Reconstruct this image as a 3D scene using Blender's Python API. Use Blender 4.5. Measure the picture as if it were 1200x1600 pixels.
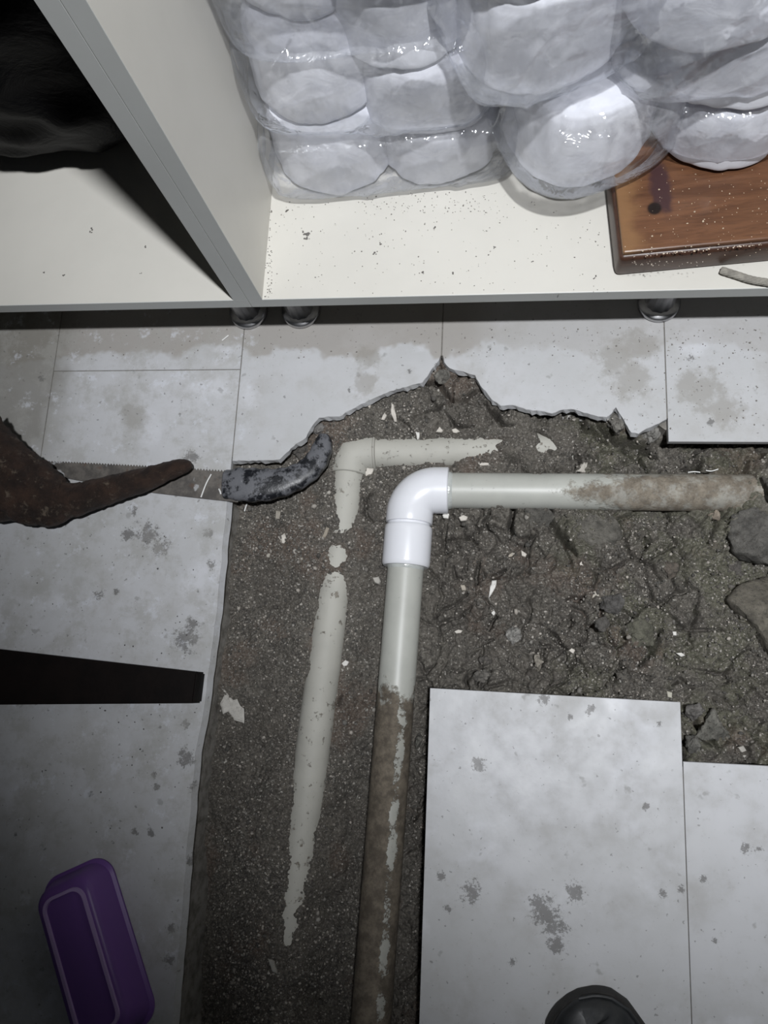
import bpy, bmesh, math, random
import numpy as np
from mathutils import Vector, Matrix

for o in list(bpy.data.objects): bpy.data.objects.remove(o)
scene = bpy.context.scene
COL = scene.collection
random.seed(7); RNG = np.random.default_rng(7)

# ------------------------------------------------------------------ camera
FPX = 1201.35                                   # focal length in pixels of a 1200 x 1600 frame
A_, B_, C_ = 0.22084231, 0.14216697, 0.01743245
ROT = Matrix.Rotation(A_, 3, 'X') @ Matrix.Rotation(B_, 3, 'Y') @ Matrix.Rotation(C_, 3, 'Z')
CAMZ = 1.0
cam_d = bpy.data.cameras.new('camera'); cam = bpy.data.objects.new('camera', cam_d); COL.objects.link(cam)
cam_d.sensor_fit = 'VERTICAL'; cam_d.sensor_height = 24.0; cam_d.lens = FPX / 1600 * 24.0
cam_d.clip_start = 0.01
cam.matrix_world = Matrix.Translation((0, 0, CAMZ)) @ ROT.to_4x4()
scene.camera = cam

# ------------------------------------------------------------------ world and light
world = bpy.data.worlds.new('world'); scene.world = world; world.use_nodes = True
bg = world.node_tree.nodes['Background']; bg.inputs[0].default_value = (0.80, 0.88, 1.0, 1); bg.inputs[1].default_value = 0.018
LAMP = Vector((0.25, -0.04, 2.4)); AIM = Vector((0.459, 1.13, 0.0))
ld = bpy.data.lights.new('ceiling_spot', 'SPOT'); lamp = bpy.data.objects.new('ceiling_spot', ld); COL.objects.link(lamp)
lamp.location = LAMP; lamp.rotation_euler = (AIM - LAMP).to_track_quat('-Z', 'Y').to_euler()
ld.energy = 240; ld.color = (0.95, 0.97, 1.0); ld.shadow_soft_size = 0.05
ld.spot_size = math.radians(80.8); ld.spot_blend = 0.716
vs = scene.view_settings; vs.view_transform = 'Standard'; vs.look = 'None'; vs.gamma = 1; vs.exposure = 0.0; vs.use_curve_mapping = False

# ------------------------------------------------------------------ geometry helpers
def at(px, py, z=0.0):
    """the world point at height z that the photograph shows at pixel (px, py)"""
    d = ROT @ Vector(((px - 600) / FPX, -(py - 800) / FPX, -1.0))
    t = (z - CAMZ) / d.z
    return Vector((d.x * t, d.y * t, z))
def axy(px, py, z=0.0):
    p = at(px, py, z); return (p.x, p.y)

def mesh_obj(name, verts, faces, mat, parent=None, smooth=False, attr=None):
    me = bpy.data.meshes.new(name)
    me.from_pydata([tuple(v) for v in verts], [], faces); me.update()
    if mat: me.materials.append(mat)
    if smooth: me.polygons.foreach_set('use_smooth', [True] * len(me.polygons))
    o = bpy.data.objects.new(name, me); COL.objects.link(o)
    if parent: o.parent = parent
    return o
def np_mesh(name, V, F, mat, parent=None, smooth=False, colors=None):
    """V (n,3) and F (m,k) numpy arrays, all faces with k corners"""
    V = np.asarray(V, dtype=np.float32); F = np.asarray(F, dtype=np.int32)
    me = bpy.data.meshes.new(name); k = F.shape[1]
    me.vertices.add(len(V)); me.vertices.foreach_set('co', V.ravel())
    me.loops.add(F.size); me.loops.foreach_set('vertex_index', F.ravel())
    me.polygons.add(len(F)); me.polygons.foreach_set('loop_start', np.arange(0, F.size, k, dtype=np.int32))
    me.update(calc_edges=True)
    if smooth: me.polygons.foreach_set('use_smooth', np.ones(len(F), dtype=bool))
    if colors is not None:
        a = me.color_attributes.new('tint', 'FLOAT_COLOR', 'POINT')
        c = np.ones((len(V), 4), dtype=np.float32); c[:, :3] = colors; a.data.foreach_set('color', c.ravel())
    if mat: me.materials.append(mat)
    o = bpy.data.objects.new(name, me); COL.objects.link(o)
    if parent: o.parent = parent
    return o
def bm_obj(name, bm, mat, parent=None, smooth=False):
    me = bpy.data.meshes.new(name); bmesh.ops.recalc_face_normals(bm, faces=bm.faces[:]); bm.to_mesh(me); bm.free()
    if mat: me.materials.append(mat)
    if smooth: me.polygons.foreach_set('use_smooth', [True] * len(me.polygons))
    o = bpy.data.objects.new(name, me); COL.objects.link(o)
    if parent: o.parent = parent
    return o
def tag(o, label=None, cat=None, group=None, kind=None):
    if label: o['label'] = label
    if cat: o['category'] = cat
    if group: o['group'] = group
    if kind: o['kind'] = kind
    return o
def empty(name, loc=(0, 0, 0), rz=0.0):
    o = bpy.data.objects.new(name, None); COL.objects.link(o); o.location = loc; o.rotation_euler = (0, 0, rz)
    o.empty_display_size = 0.05
    return o
def keep(parent, *objs):
    """parent meshes that were built in world coordinates under an empty without moving them"""
    inv = (Matrix.Translation(parent.location) @ parent.rotation_euler.to_matrix().to_4x4()).inverted()
    for o in objs: o.parent = parent; o.matrix_parent_inverse = inv
def box_bm(x0, x1, y0, y1, z0, z1, bev=0.0, seg=2):
    bm = bmesh.new(); bmesh.ops.create_cube(bm, size=1)
    for v in bm.verts:
        v.co = Vector((x0 + (v.co.x + .5) * (x1 - x0), y0 + (v.co.y + .5) * (y1 - y0), z0 + (v.co.z + .5) * (z1 - z0)))
    if bev: bmesh.ops.bevel(bm, geom=bm.edges[:], offset=bev, segments=seg, affect='EDGES', profile=.5)
    return bm

# ------------------------------------------------------------------ numpy noise
def _hash(ix, iy, iz, seed):
    h = (ix.astype(np.int64) * 374761393 + iy.astype(np.int64) * 668265263 + iz.astype(np.int64) * 2147483647 + seed * 144665) & 0xffffffff
    h = ((h ^ (h >> 13)) * 1274126177) & 0xffffffff
    h = ((h ^ (h >> 15)) * 2246822519) & 0xffffffff
    return ((h ^ (h >> 16)) & 0xffffff) / float(0xffffff)
def vnoise(x, y, z, seed=0):
    fx, fy, fz = np.floor(x), np.floor(y), np.floor(z)
    tx, ty, tz = x - fx, y - fy, z - fz
    tx, ty, tz = [t * t * t * (t * (t * 6 - 15) + 10) for t in (tx, ty, tz)]
    ix, iy, iz = fx.astype(np.int64), fy.astype(np.int64), fz.astype(np.int64)
    r = 0
    for a in (0, 1):
        for b in (0, 1):
            for c in (0, 1):
                w = (tx if a else 1 - tx) * (ty if b else 1 - ty) * (tz if c else 1 - tz)
                r = r + w * _hash(ix + a, iy + b, iz + c, seed)
    return r * 2 - 1
def fbm(x, y, z, oct=4, seed=0, gain=.5):
    r = 0; a = 1; s = 1
    for i in range(oct):
        r = r + a * vnoise(x * s + 17.3 * i, y * s - 9.1 * i, z * s + 4.7 * i, seed + i); a *= gain; s *= 2.03
    return r
def worley(x, y, seed=0):
    ix, iy = np.floor(x).astype(np.int64), np.floor(y).astype(np.int64)
    f1 = np.full(x.shape, 9.0); f2 = np.full(x.shape, 9.0); cid = np.zeros(x.shape)
    z0 = np.zeros_like(ix)
    for a in (-1, 0, 1):
        for b in (-1, 0, 1):
            jx, jy = ix + a, iy + b
            px = jx + _hash(jx, jy, z0, seed); py = jy + _hash(jx, jy, z0, seed + 1)
            d = np.hypot(px - x, py - y)
            n = d < f1
            f2 = np.where(n, f1, np.minimum(f2, d)); cid = np.where(n, _hash(jx, jy, z0, seed + 2), cid); f1 = np.where(n, d, f1)
    return f1, f2, cid
def polydist(X, Y, pts):
    """distance of every (X, Y) to a polyline and the parameter 0..1 along it"""
    best = np.full(X.shape, 1e9); par = np.zeros(X.shape); n = len(pts) - 1
    for i in range(n):
        (x0, y0), (x1, y1) = pts[i], pts[i + 1]
        dx, dy = x1 - x0, y1 - y0; L = dx * dx + dy * dy + 1e-12
        t = np.clip(((X - x0) * dx + (Y - y0) * dy) / L, 0, 1)
        d = np.hypot(X - x0 - t * dx, Y - y0 - t * dy)
        m = d < best; best = np.where(m, d, best); par = np.where(m, (i + t) / n, par)
    return best, par
def sstep(a, b, x):
    t = np.clip((x - a) / (b - a), 0, 1); return t * t * (3 - 2 * t)

# ------------------------------------------------------------------ material helpers
class NT:
    def __init__(s, name):
        s.m = bpy.data.materials.new(name); s.m.use_nodes = True; s.t = s.m.node_tree
        for n in list(s.t.nodes): s.t.nodes.remove(n)
        s.out = s.t.nodes.new('ShaderNodeOutputMaterial')
        s.tc = s.t.nodes.new('ShaderNodeTexCoord').outputs['Object']
    def n(s, ty, **kw):
        nd = s.t.nodes.new(ty)
        for k, v in kw.items(): setattr(nd, k, v)
        return nd
    def put(s, sock, v):
        if hasattr(v, 'is_linked'): s.t.links.new(v, sock)
        else: sock.default_value = v
    def math(s, op, a, b=0.0, clamp=False):
        nd = s.n('ShaderNodeMath', operation=op, use_clamp=clamp); s.put(nd.inputs[0], a); s.put(nd.inputs[1], b); return nd.outputs[0]
    def rng(s, v, a, b, c=0.0, d=1.0):
        nd = s.n('ShaderNodeMapRange', interpolation_type='SMOOTHSTEP'); s.put(nd.inputs[0], v)
        for i, q in enumerate((a, b, c, d)): s.put(nd.inputs[i + 1], q)
        return nd.outputs[0]
    def noise(s, scale, detail=4, rough=.55, vec=None, dist=0.0):
        nd = s.n('ShaderNodeTexNoise'); s.put(nd.inputs['Vector'], vec or s.tc)
        nd.inputs['Scale'].default_value = scale; nd.inputs['Detail'].default_value = detail; nd.inputs['Roughness'].default_value = rough
        nd.inputs['Distortion'].default_value = dist; return nd.outputs['Fac']
    def voro(s, scale, feature='F1', vec=None, out='Distance'):
        nd = s.n('ShaderNodeTexVoronoi', feature=feature); s.put(nd.inputs['Vector'], vec or s.tc); nd.inputs['Scale'].default_value = scale
        return nd.outputs[out]
    def scale(s, sx, sy, sz, vec=None, loc=(0, 0, 0)):
        nd = s.n('ShaderNodeMapping'); s.put(nd.inputs[0], vec or s.tc); nd.inputs['Scale'].default_value = (sx, sy, sz); nd.inputs['Location'].default_value = loc; return nd.outputs[0]
    def mix(s, f, a, b, mode='MIX'):
        nd = s.n('ShaderNodeMix', data_type='RGBA', blend_type=mode); s.put(nd.inputs[0], f)
        for i, v in ((6, a), (7, b)): s.put(nd.inputs[i], v if hasattr(v, 'is_linked') else (*v, 1))
        return nd.outputs[2]
    def xyz(s):
        nd = s.n('ShaderNodeSeparateXYZ'); s.put(nd.inputs[0], s.tc); return nd.outputs
    def bump(s, h, strength=.3, dist=.002, normal=None):
        nd = s.n('ShaderNodeBump'); s.put(nd.inputs['Height'], h); nd.inputs['Strength'].default_value = strength; nd.inputs['Distance'].default_value = dist
        if normal: s.put(nd.inputs['Normal'], normal)
        return nd.outputs[0]
    def bsdf(s, color, rough=.5, normal=None, metal=0.0, **kw):
        p = s.n('ShaderNodeBsdfPrincipled'); s.put(p.inputs['Base Color'], color if hasattr(color, 'is_linked') else (*color, 1)); s.put(p.inputs['Roughness'], rough)
        p.inputs['Metallic'].default_value = metal
        if normal: s.put(p.inputs['Normal'], normal)
        for k, v in kw.items(): s.put(p.inputs[k], v)
        return p
    def end(s, sh):
        s.t.links.new(sh.outputs[0] if hasattr(sh, 'outputs') else sh, s.out.inputs[0]); return s.m
    def spots(s, lst, wob, base=None):
        """union of soft round patches [(x, y, radius)] with a wobbling edge -> mask"""
        r = base
        for (x, y, rad) in lst:
            nd = s.n('ShaderNodeVectorMath', operation='DISTANCE'); s.put(nd.inputs[0], s.flat()); nd.inputs[1].default_value = (x, y, 0)
            v = s.math('SUBTRACT', 1.0, s.math('DIVIDE', nd.outputs['Value'], rad))
            r = v if r is None else s.math('MAXIMUM', r, v)
        return s.math('ADD', r, wob)
    def flat(s):
        if not hasattr(s, '_flat'): s._flat = s.scale(1, 1, 0)
        return s._flat

# ---- tile
def mat_tile():
    t = NT('glazed_floor_tile')
    big = t.noise(4.5, 5, .6); mid = t.noise(16, 6, .65); fine = t.noise(70, 6, .7); grit = t.noise(260, 3, .6)
    c = t.mix(t.rng(big, .3, .7), (.47, .475, .48), (.545, .55, .57))
    c = t.mix(t.rng(mid, .45, .75, 0, .75), c, (.41, .405, .395))
    c = t.mix(t.rng(fine, .55, .8, 0, .5), c, (.33, .32, .30))
    c = t.mix(t.rng(t.noise(9, 5, .6, vec=t.scale(1, 1, 1, loc=(3, 1, 0))), .55, .68, 0, .5), c, (.66, .67, .71))
    # tan grime along the cabinet, with a wavy wiped edge
    y = t.xyz()[1]; x = t.xyz()[0]
    edge = t.math('ADD', y, t.math('MULTIPLY', t.math('SUBTRACT', t.noise(9, 4, .6), .5), .13))
    tan = t.rng(edge, .450, .462)
    tan = t.math('MULTIPLY', tan, t.rng(x, .02, -.05, .45, 1.0))
    c = t.mix(t.math('MULTIPLY', tan, .75), c, (.30, .275, .245))
    # the dirtier far left tile
    c = t.mix(t.math('MULTIPLY', t.rng(t.math('ADD', x, t.math('MULTIPLY', t.math('SUBTRACT', mid, .5), .12)), -.60, -.68), t.math('MULTIPLY', t.rng(y, .27, .33), .8)), c, (.21, .20, .175))
    # tan stains
    S = [(210, 650, .030), (200, 640, .020), (960, 560, .045), (985, 590, .05), (1000, 540, .04), (1100, 610, .05), (1130, 640, .04), (1075, 600, .03), (575, 560, .03), (570, 600, .03)]
    m = t.spots([(*axy(a, b), r) for a, b, r in S], t.math('MULTIPLY', t.math('SUBTRACT', t.noise(45, 5, .7), .5), 1.7))
    c = t.mix(t.rng(m, .25, .7, 0, .6), c, (.28, .265, .24))
    # dark splashes of cement and mud
    D = [(290, 1000, .030), (300, 980, .02), (230, 835, .03), (250, 855, .024), (200, 835, .018), (325, 835, .012), (330, 885, .012), (155, 930, .012), (180, 925, .008),
         (290, 1185, .020), (300, 1230, .010), (300, 1345, .014), (235, 1300, .009), (210, 1298, .008), (141, 1241, .007), (25, 1305, .006), (240, 1210, .008), (290, 1130, .010), (245, 1230, .008), (270, 1450, .012), (265, 1500, .012),
         (737, 1393, .022), (850, 1425, .028), (865, 1445, .026), (840, 1412, .018), (870, 1475, .02), (745, 1193, .014), (752, 1200, .010), (922, 1108, .010), (890, 1120, .006), (850, 1093, .012), (800, 1503, .008),
         (1036, 1393, .009), (1063, 1389, .008), (1165, 1325, .010), (1185, 1327, .007), (1100, 1373, .008), (1117, 1470, .007), (700, 1420, .008), (690, 1370, .01), (900, 1395, .02), (1010, 1260, .008), (1030, 1130, .006),
         (65, 590, .01), (300, 715, .02), (210, 800, .010), (610, 660, .0), (640, 580, .006), (545, 610, .005), (1080, 560, .010), (1110, 660, .008)]
    m = t.spots([(*axy(a, b), max(r, .001)) for a, b, r in D], t.math('MULTIPLY', t.math('SUBTRACT', t.math('ADD', t.math('MULTIPLY', t.noise(95, 4, .7), .55), t.math('MULTIPLY', t.noise(330, 4, .8), .45)), .5), 4.2))
    c = t.mix(t.rng(m, .40, .72, 0, .75), c, (.105, .10, .095))
    # worn, grimy look of the older tiles at the left
    old = t.rng(x, -.30, -.38)
    c = t.mix(t.math('MULTIPLY', t.math('MULTIPLY', old, t.rng(t.noise(22, 6, .72), .46, .64)), .55), c, (.36, .355, .335))
    c = t.mix(t.math('MULTIPLY', t.math('MULTIPLY', old, t.rng(t.noise(30, 6, .75, vec=t.scale(1, 1, 1, loc=(7, 3, 0))), .56, .66)), .5), c, (.66, .68, .74))
    # scattered flecks
    c = t.mix(t.math('MULTIPLY', t.rng(t.noise(150, 2, .5), .68, .73), .55), c, (.12, .115, .11))
    c = t.mix(t.math('MULTIPLY', t.rng(t.noise(34, 3, .6), .66, .72), .45), c, (.20, .195, .185))
    nrm = t.bump(t.math('ADD', t.math('MULTIPLY', grit, .4), fine), .12, .0012)
    return t.end(t.bsdf(c, t.rng(mid, .3, .7, .42, .62), nrm))
def mat_soil():
    t = NT('damp_gritty_soil')
    big = t.noise(7, 4, .6); mid = t.noise(40, 6, .7); fine = t.noise(330, 4, .7); vf = t.noise(900, 2, .6)
    c = t.mix(t.rng(big, .35, .65), (.106, .094, .079), (.150, .137, .116))
    c = t.mix(t.rng(mid, .35, .7, 0, .8), c, (.066, .060, .052))
    x, y, z = t.xyz()
    # greenish clay at the right, reddish at the middle
    g = t.math('MULTIPLY', t.rng(t.noise(12, 3, .6), .46, .6), t.rng(x, .02, .14))
    c = t.mix(t.math('MULTIPLY', g, .5), c, (.125, .128, .078))
    r = t.rng(t.noise(10, 3, .6, vec=t.scale(1, 1, 1, loc=(5, 2, 0))), .54, .66)
    c = t.mix(t.math('MULTIPLY', r, .42), c, (.150, .100, .074))
    c = t.mix(t.rng(fine, .50, .68, 0, .8), c, (.27, .25, .22))
    c = t.mix(t.rng(fine, .46, .30, 0, .8), c, (.030, .027, .024))
    c = t.mix(t.rng(t.noise(240, 2, .5), .68, .72, 0, .9), c, (.48, .46, .42))
    h = t.math('ADD', t.math('ADD', fine, t.math('MULTIPLY', vf, .5)), t.math('MULTIPLY', mid, .5))
    return t.end(t.bsdf(c, t.rng(fine, .4, .7, .85, .5), t.bump(h, .9, .0022)))
def mat_attr(name, rough=.75, bump=.4, grime=(.09, .08, .07), amount=.45):
    t = NT(name); a = t.n('ShaderNodeVertexColor', layer_name='tint').outputs[0]
    n = t.noise(220, 4, .7); c = t.mix(t.rng(n, .48, .72, 0, amount), a, grime)
    n2 = t.noise(600, 3, .7); c = t.mix(t.rng(n2, .55, .72, 0, .4), c, (.30, .28, .25))
    return t.end(t.bsdf(c, rough, t.bump(t.math('ADD', n, t.math('MULTIPLY', n2, .4)), bump, .003)))
def mat_flat(name, col, rough=.5, var=.15, scale=30, bump=.1, bscale=200, metal=0.0, dark=None, **kw):
    t = NT(name); n = t.noise(scale, 5, .65); d = dark or tuple(v * (1 - var * 2) for v in col)
    c = t.mix(t.rng(n, .35, .75), col, d)
    return t.end(t.bsdf(c, rough, t.bump(t.noise(bscale, 4, .6), bump, .001), metal, **kw))

M = {}
M['tile'] = mat_tile(); M['soil'] = mat_soil()
M['grain'] = mat_attr('soil_grain', .8, .3); M['stone'] = mat_attr('muddy_stone', .85, 1.0, (.05, .045, .038), .85); M['chip'] = mat_attr('plaster_chip', .7, .3, (.16, .14, .12), .4)
M['screed'] = mat_flat('mortar_bed', (.30, .285, .26), .9, .2, 60, .8, 160, dark=(.12, .11, .095))
M['grout'] = mat_flat('grout', (.20, .19, .17), .9, .2, 80, .4, 200)
M['cream'] = mat_flat('cream_laminate', (.66, .64, .585), .42, .03, 5, .03, 400)
M['edge'] = mat_flat('shaded_cream_edge_band', (.56, .57, .55), .5, .03, 6, .03, 400)  # greyer than the cream: grazing light on the front edges put into the colour
M['chrome'] = mat_flat('brushed_steel', (.55, .55, .56), .32, .12, 60, .05, 300, 1.0)

# ------------------------------------------------------------------ polygons for tiles
def jag(pts, amp, step, seed, closed=False):
    rr = random.Random(seed); out = []
    n = len(pts) if closed else len(pts) - 1
    for i in range(n):
        a = Vector(pts[i]); b = Vector(pts[(i + 1) % len(pts)]); L = (b - a).length; k = max(1, int(L / step))
        nrm = Vector((-(b - a).y, (b - a).x)).normalized() if L > 1e-9 else Vector((0, 0))
        for j in range(k):
            p = a.lerp(b, j / k)
            if j: p += nrm * rr.uniform(-amp, amp)
            out.append((p.x, p.y))
    if not closed: out.append(tuple(pts[-1]))
    return out
def prism(name, pts, z0, z1, mat, parent=None, low=None, bev=0.0):
    """an upright slab over outline pts; low: the outline at its foot when that differs"""
    n = len(pts); low = low or pts
    bm = bmesh.new()
    top = [bm.verts.new((x, y, z1)) for x, y in pts]
    if bev:
        cx = sum(p[0] for p in pts) / n; cy = sum(p[1] for p in pts) / n
        for v in top:
            d = Vector((cx - v.co.x, cy - v.co.y, 0)).normalized(); v.co += d * bev
        mid = [bm.verts.new((x, y, z1 - bev)) for x, y in pts]
    bot = [bm.verts.new((x, y, z0)) for x, y in low]
    bm.faces.new(top); bm.faces.new(bot[::-1])
    rings = [top, mid, bot] if bev else [top, bot]
    for A, B in zip(rings, rings[1:]):
        for i in range(n): bm.faces.new((A[i], B[i], B[(i + 1) % n], A[(i + 1) % n]))
    bm.normal_update(); bmesh.ops.triangulate(bm, faces=[f for f in bm.faces if len(f.verts) > 4], ngon_method='EAR_CLIP')
    return bm_obj(name, bm, mat, parent)

TZ = -0.009                                       # underside of the floor tiles
G = 0.0006                                        # half a joint
XJ = [-1.2395, -0.9485, -0.6575, -0.3665, -0.0765, 0.2235, 0.5235, 0.8235]
# mortar bed: slabs left of the trench and behind the broken edge
break_px = [(362, 720), (400, 720), (437, 718), (447, 708), (462, 694), (478, 684), (486, 668), (498, 653), (512, 651), (530, 651), (545, 642), (560, 634), (585, 622), (610, 611), (640, 603), (660, 598), (668, 588), (676, 575), (686, 563), (689, 554)]
break2_px = [(689, 554), (694, 566), (702, 575), (716, 579), (730, 583), (742, 586), (750, 602), (762, 616), (770, 626), (782, 634), (800, 633), (822, 640), (850, 643), (862, 646), (880, 640), (898, 640), (912, 645), (935, 651), (948, 652), (957, 645), (963, 636), (970, 648), (978, 662), (987, 676), (998, 678), (1010, 670), (1024, 664), (1040, 655)]
E1 = [axy(*p) for p in break_px]; E2 = [axy(*p) for p in break2_px]
floor_bm = bmesh.new()
def add_prism(bm, pts, z0, z1, foot=None):
    n = len(pts); foot = foot or pts
    top = [bm.verts.new((x, y, z1)) for x, y in pts]; bot = [bm.verts.new((x, y, z0)) for x, y in foot]
    fs = [bm.faces.new(top), bm.faces.new(bot[::-1])]
    for i in range(n): bm.faces.new((top[i], bot[i], bot[(i + 1) % n], top[(i + 1) % n]))
    bm.normal_update(); bmesh.ops.triangulate(bm, faces=fs, ngon_method='EAR_CLIP')
ledge = jag([(-.3675, .288), (-.3675, .10), (-.372, -.04), (-.378, -.10), (-.374, -.45), (-.374, -1.0)], .0009, .017, 3)
lfoot = [(x + .010 + .005 * math.sin(y * 37) + random.uniform(-.003, .003), y) for x, y in ledge]
add_prism(floor_bm, ledge + [(-1.24, -1.0), (-1.24, .288)], -.15, TZ - .0006, lfoot + [(-1.24, -1.0), (-1.24, .288)])
back = jag([(-.3675, .297)] + [(x, y + .010) for x, y in E1[2:]] + [(x, y + .011) for x, y in E2[1:-1]] + [(.222, .345), (.36, .338), (.6, .342), (.83, .340)], .0014, .008, 5)
bfoot = [(x, y + random.uniform(.000, .012)) for x, y in back]
add_prism(floor_bm, back + [(.83, 1.1), (-1.24, 1.1), (-1.24, .288), (-.3675, .288)], -.12, TZ - .0006, bfoot + [(.83, 1.1), (-1.24, 1.1), (-1.24, .288), (-.3675, .288)])
rend = jag([(.545, .338), (.535, .20), (.548, .08), (.538, -.055)], .003, .014, 9)
add_prism(floor_bm, rend + [(.83, -.055), (.83, .338)], -.12, TZ - .0006, [(x - .008, y) for x, y in rend] + [(.83, -.055), (.83, .338)])
floor = bm_obj('floor', floor_bm, M['screed'])
tag(floor, 'cracked grey tiled floor dug open around the pipes', kind='structure')

def tile(pts, low=None, z1=0.0, bev=.0006): return prism('tile', pts, z1 + TZ, z1, M['tile'], floor, low, bev)
def rect_tile(x0, x1, y0, y1): return tile([(x0 + G, y0 + G), (x1 - G, y0 + G), (x1 - G, y1 - G), (x0 + G, y1 - G)])
# row under the cabinet
for i in range(2):
    rect_tile(XJ[i], XJ[i + 1], .275, .875)
    rect_tile(XJ[i], XJ[i + 1], .875, 1.09)
rect_tile(XJ[2], XJ[3], .275, .432); rect_tile(XJ[2], XJ[3], .432, 1.03)
def broken_tile(edge, x0, x1, ytop, seed, spread):
    e = jag(edge, .0007, .0045, seed); n = len(e)
    rr = random.Random(seed)
    low = [(x + rr.uniform(-.001, .001), y - rr.uniform(.0, spread)) for x, y in e]
    return tile(e + [(x1 - G, ytop), (x0 + G, ytop)], low + [(x1 - G, ytop), (x0 + G, ytop)], 0.0, .0007)
E1g = [(XJ[3] + G, E1[0][1])] + E1[1:-1] + [(XJ[4] - G, E1[-1][1])]
E2g = [(XJ[4] + G, E2[0][1])] + E2[1:-1] + [(XJ[5] - G, E2[-1][1])]
broken_tile(E1g, XJ[3], XJ[4], .90, 21, .0035); broken_tile(E2g, XJ[4], XJ[5], .93, 22, .0035)
yr = .3255
for i in (5, 6):
    tile([(XJ[i] + G, yr), (XJ[i + 1] - G, yr), (XJ[i + 1] - G, .92), (XJ[i] + G, .92)])
# row left of the trench
def left_tile(y0, y1):
    e = [(x, y) for x, y in ledge if y0 + .001 < y < y1 - .001]
    xt = np.interp(-y1, [-q[1] for q in ledge], [q[0] for q in ledge]); xb = np.interp(-y0, [-q[1] for q in ledge], [q[0] for q in ledge])
    e = [(xt, y1 - G)] + e + [(xb, y0 + G)]
    low = [(x + .005, y) for x, y in e]
    x0 = -.9485 + G
    tile(e + [(x0, y0 + G), (x0, y1 - G)], low + [(x0, y0 + G), (x0, y1 - G)])
left_tile(-.620, .274); left_tile(-.99, -.621)
rect_tile(XJ[0], XJ[1], -.308, .274); rect_tile(XJ[0], XJ[1], -.908, -.309); rect_tile(XJ[0], XJ[1], -.99, -.909)
def grout(x0, x1, y0, y1): bm_obj('grout_line', box_bm(x0, x1, y0, y1, TZ, -.0011), M['grout'], floor)
for i, y0, y1 in ((1, .277, 1.05), (2, .277, 1.02), (3, .300, .89), (4, .450, .89), (5, .358, .91)): grout(XJ[i] - G * .98, XJ[i] + G * .98, y0, y1)
grout(XJ[2] + G, XJ[3] - G, .432 - G, .432 + G); grout(-.94, XJ[3] - .004, .2742 - G * .9, .2742 + G * 1.2)
grout(.2277, .2283, -.60, -.080)
# loose tiles laid back over the fill at the right
P1 = [axy(672, 1075), axy(1063, 1097), (.2276, -.606), (-.0755, -.604)]
tile([P1[3], P1[2], P1[1], P1[0]])
P2 = [(.2284, -.0742), (.530, -.0715), (.532, -.672), (.2284, -.675)]
tile([P2[3], P2[2], P2[1], P2[0]])
tile([(.5335, -.66), (.83, -.66), (.83, -.06), (.5325, -.0695)])
tile([(.5335, -.0585), (.83, -.0485), (.83, yr - .0012), (.5245, yr - .0012), (.527, .20), (.522, .10)])
tile([(-.0755, -.99), (.2268, -.99), (.2268, -.6075), (-.0755, -.6055)]); tile([(.2290, -.99), (.532, -.99), (.532, -.6735), (.2290, -.6765)]); tile([(.5335, -.99), (.83, -.99), (.83, -.6615), (.5335, -.6615)])

# ------------------------------------------------------------------ pipe geometry (shared with the soil)
RA = .0235; ZA = -.052                            # old half buried pipe
def pa(px, py): p = at(px, py, ZA + .8 * RA); return np.array([p.x, p.y])
A_c = pa(546, 703); A_down = pa(441, 1500); A_right = pa(872, 694)
RB = .0248; ZB = -.036                            # the repaired pipe
def pb(px, py): p = at(px, py, ZB); return np.array([p.x, p.y])
B_c = pb(643, 766); B_right = pb(1190, 771); B_down = pb(587, 1500)
B_down = B_c + (B_down - B_c) * 1.35

# ------------------------------------------------------------------ soil
SX0, SX1, SY0, SY1, SD = -.385, .60, -.70, .50, .0013
xs = np.arange(SX0, SX1, SD); ys = np.arange(SY0, SY1, SD)
SXg, SYg = np.meshgrid(xs, ys)
ctrl = [(330, 850, -.040), (400, 800, -.036), (400, 900, -.040), (400, 1050, -.046), (400, 1200, -.052), (360, 1350, -.064), (350, 1500, -.080), (300, 1600, -.085),
        (450, 760, -.030), (470, 720, -.026), (500, 690, -.022), (560, 650, -.022), (620, 640, -.020), (690, 585, -.020), (720, 610, -.020), (690, 610, -.019), (760, 650, -.020), (830, 670, -.026), (900, 670, -.028),
        (960, 680, -.030), (1000, 700, -.040), (1040, 700, -.045), (1100, 705, -.040), (1180, 712, -.042), (1050, 722, -.036), (1120, 722, -.038), (1160, 735, -.045),
        (600, 730, -.048), (590, 790, -.052), (585, 860, -.060), (700, 730, -.046), (800, 725, -.046), (900, 728, -.044), (1000, 735, -.046),
        (575, 950, -.060), (565, 1100, -.072), (545, 1250, -.080), (520, 1400, -.085), (500, 1550, -.09),
        (592, 1000, -.080), (585, 1100, -.085), (575, 1200, -.092), (560, 1350, -.098), (545, 1500, -.10),
        (650, 1150, -.078), (645, 1300, -.095), (640, 1500, -.105), (660, 1080, -.060), (670, 1000, -.050), (680, 900, -.047), (690, 830, -.047),
        (760, 830, -.040), (860, 830, -.036), (960, 830, -.046), (1010, 820, -.050), (1080, 830, -.042), (800, 950, -.038), (900, 950, -.034), (1000, 930, -.036), (1100, 930, -.034),
        (760, 1040, -.036), (860, 1050, -.033), (960, 1050, -.032), (1050, 1060, -.032), (1150, 1060, -.030), (1150, 1160, -.028), (1090, 1150, -.026), (1170, 900, -.040), (1185, 815, -.036), (1198, 744, -.012), (1197, 770, -.009), (1199, 797, -.013), (1225, 755, -.008), (1225, 790, -.009), (1260, 770, -.010),
        (720, 1120, -.036), (800, 1200, -.034), (900, 1120, -.030), (1000, 1150, -.028), (1100, 1240, -.026), (800, 1400, -.036), (1000, 1400, -.032), (1150, 1400, -.030), (720, 1250, -.045), (720, 1500, -.06)]
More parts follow.
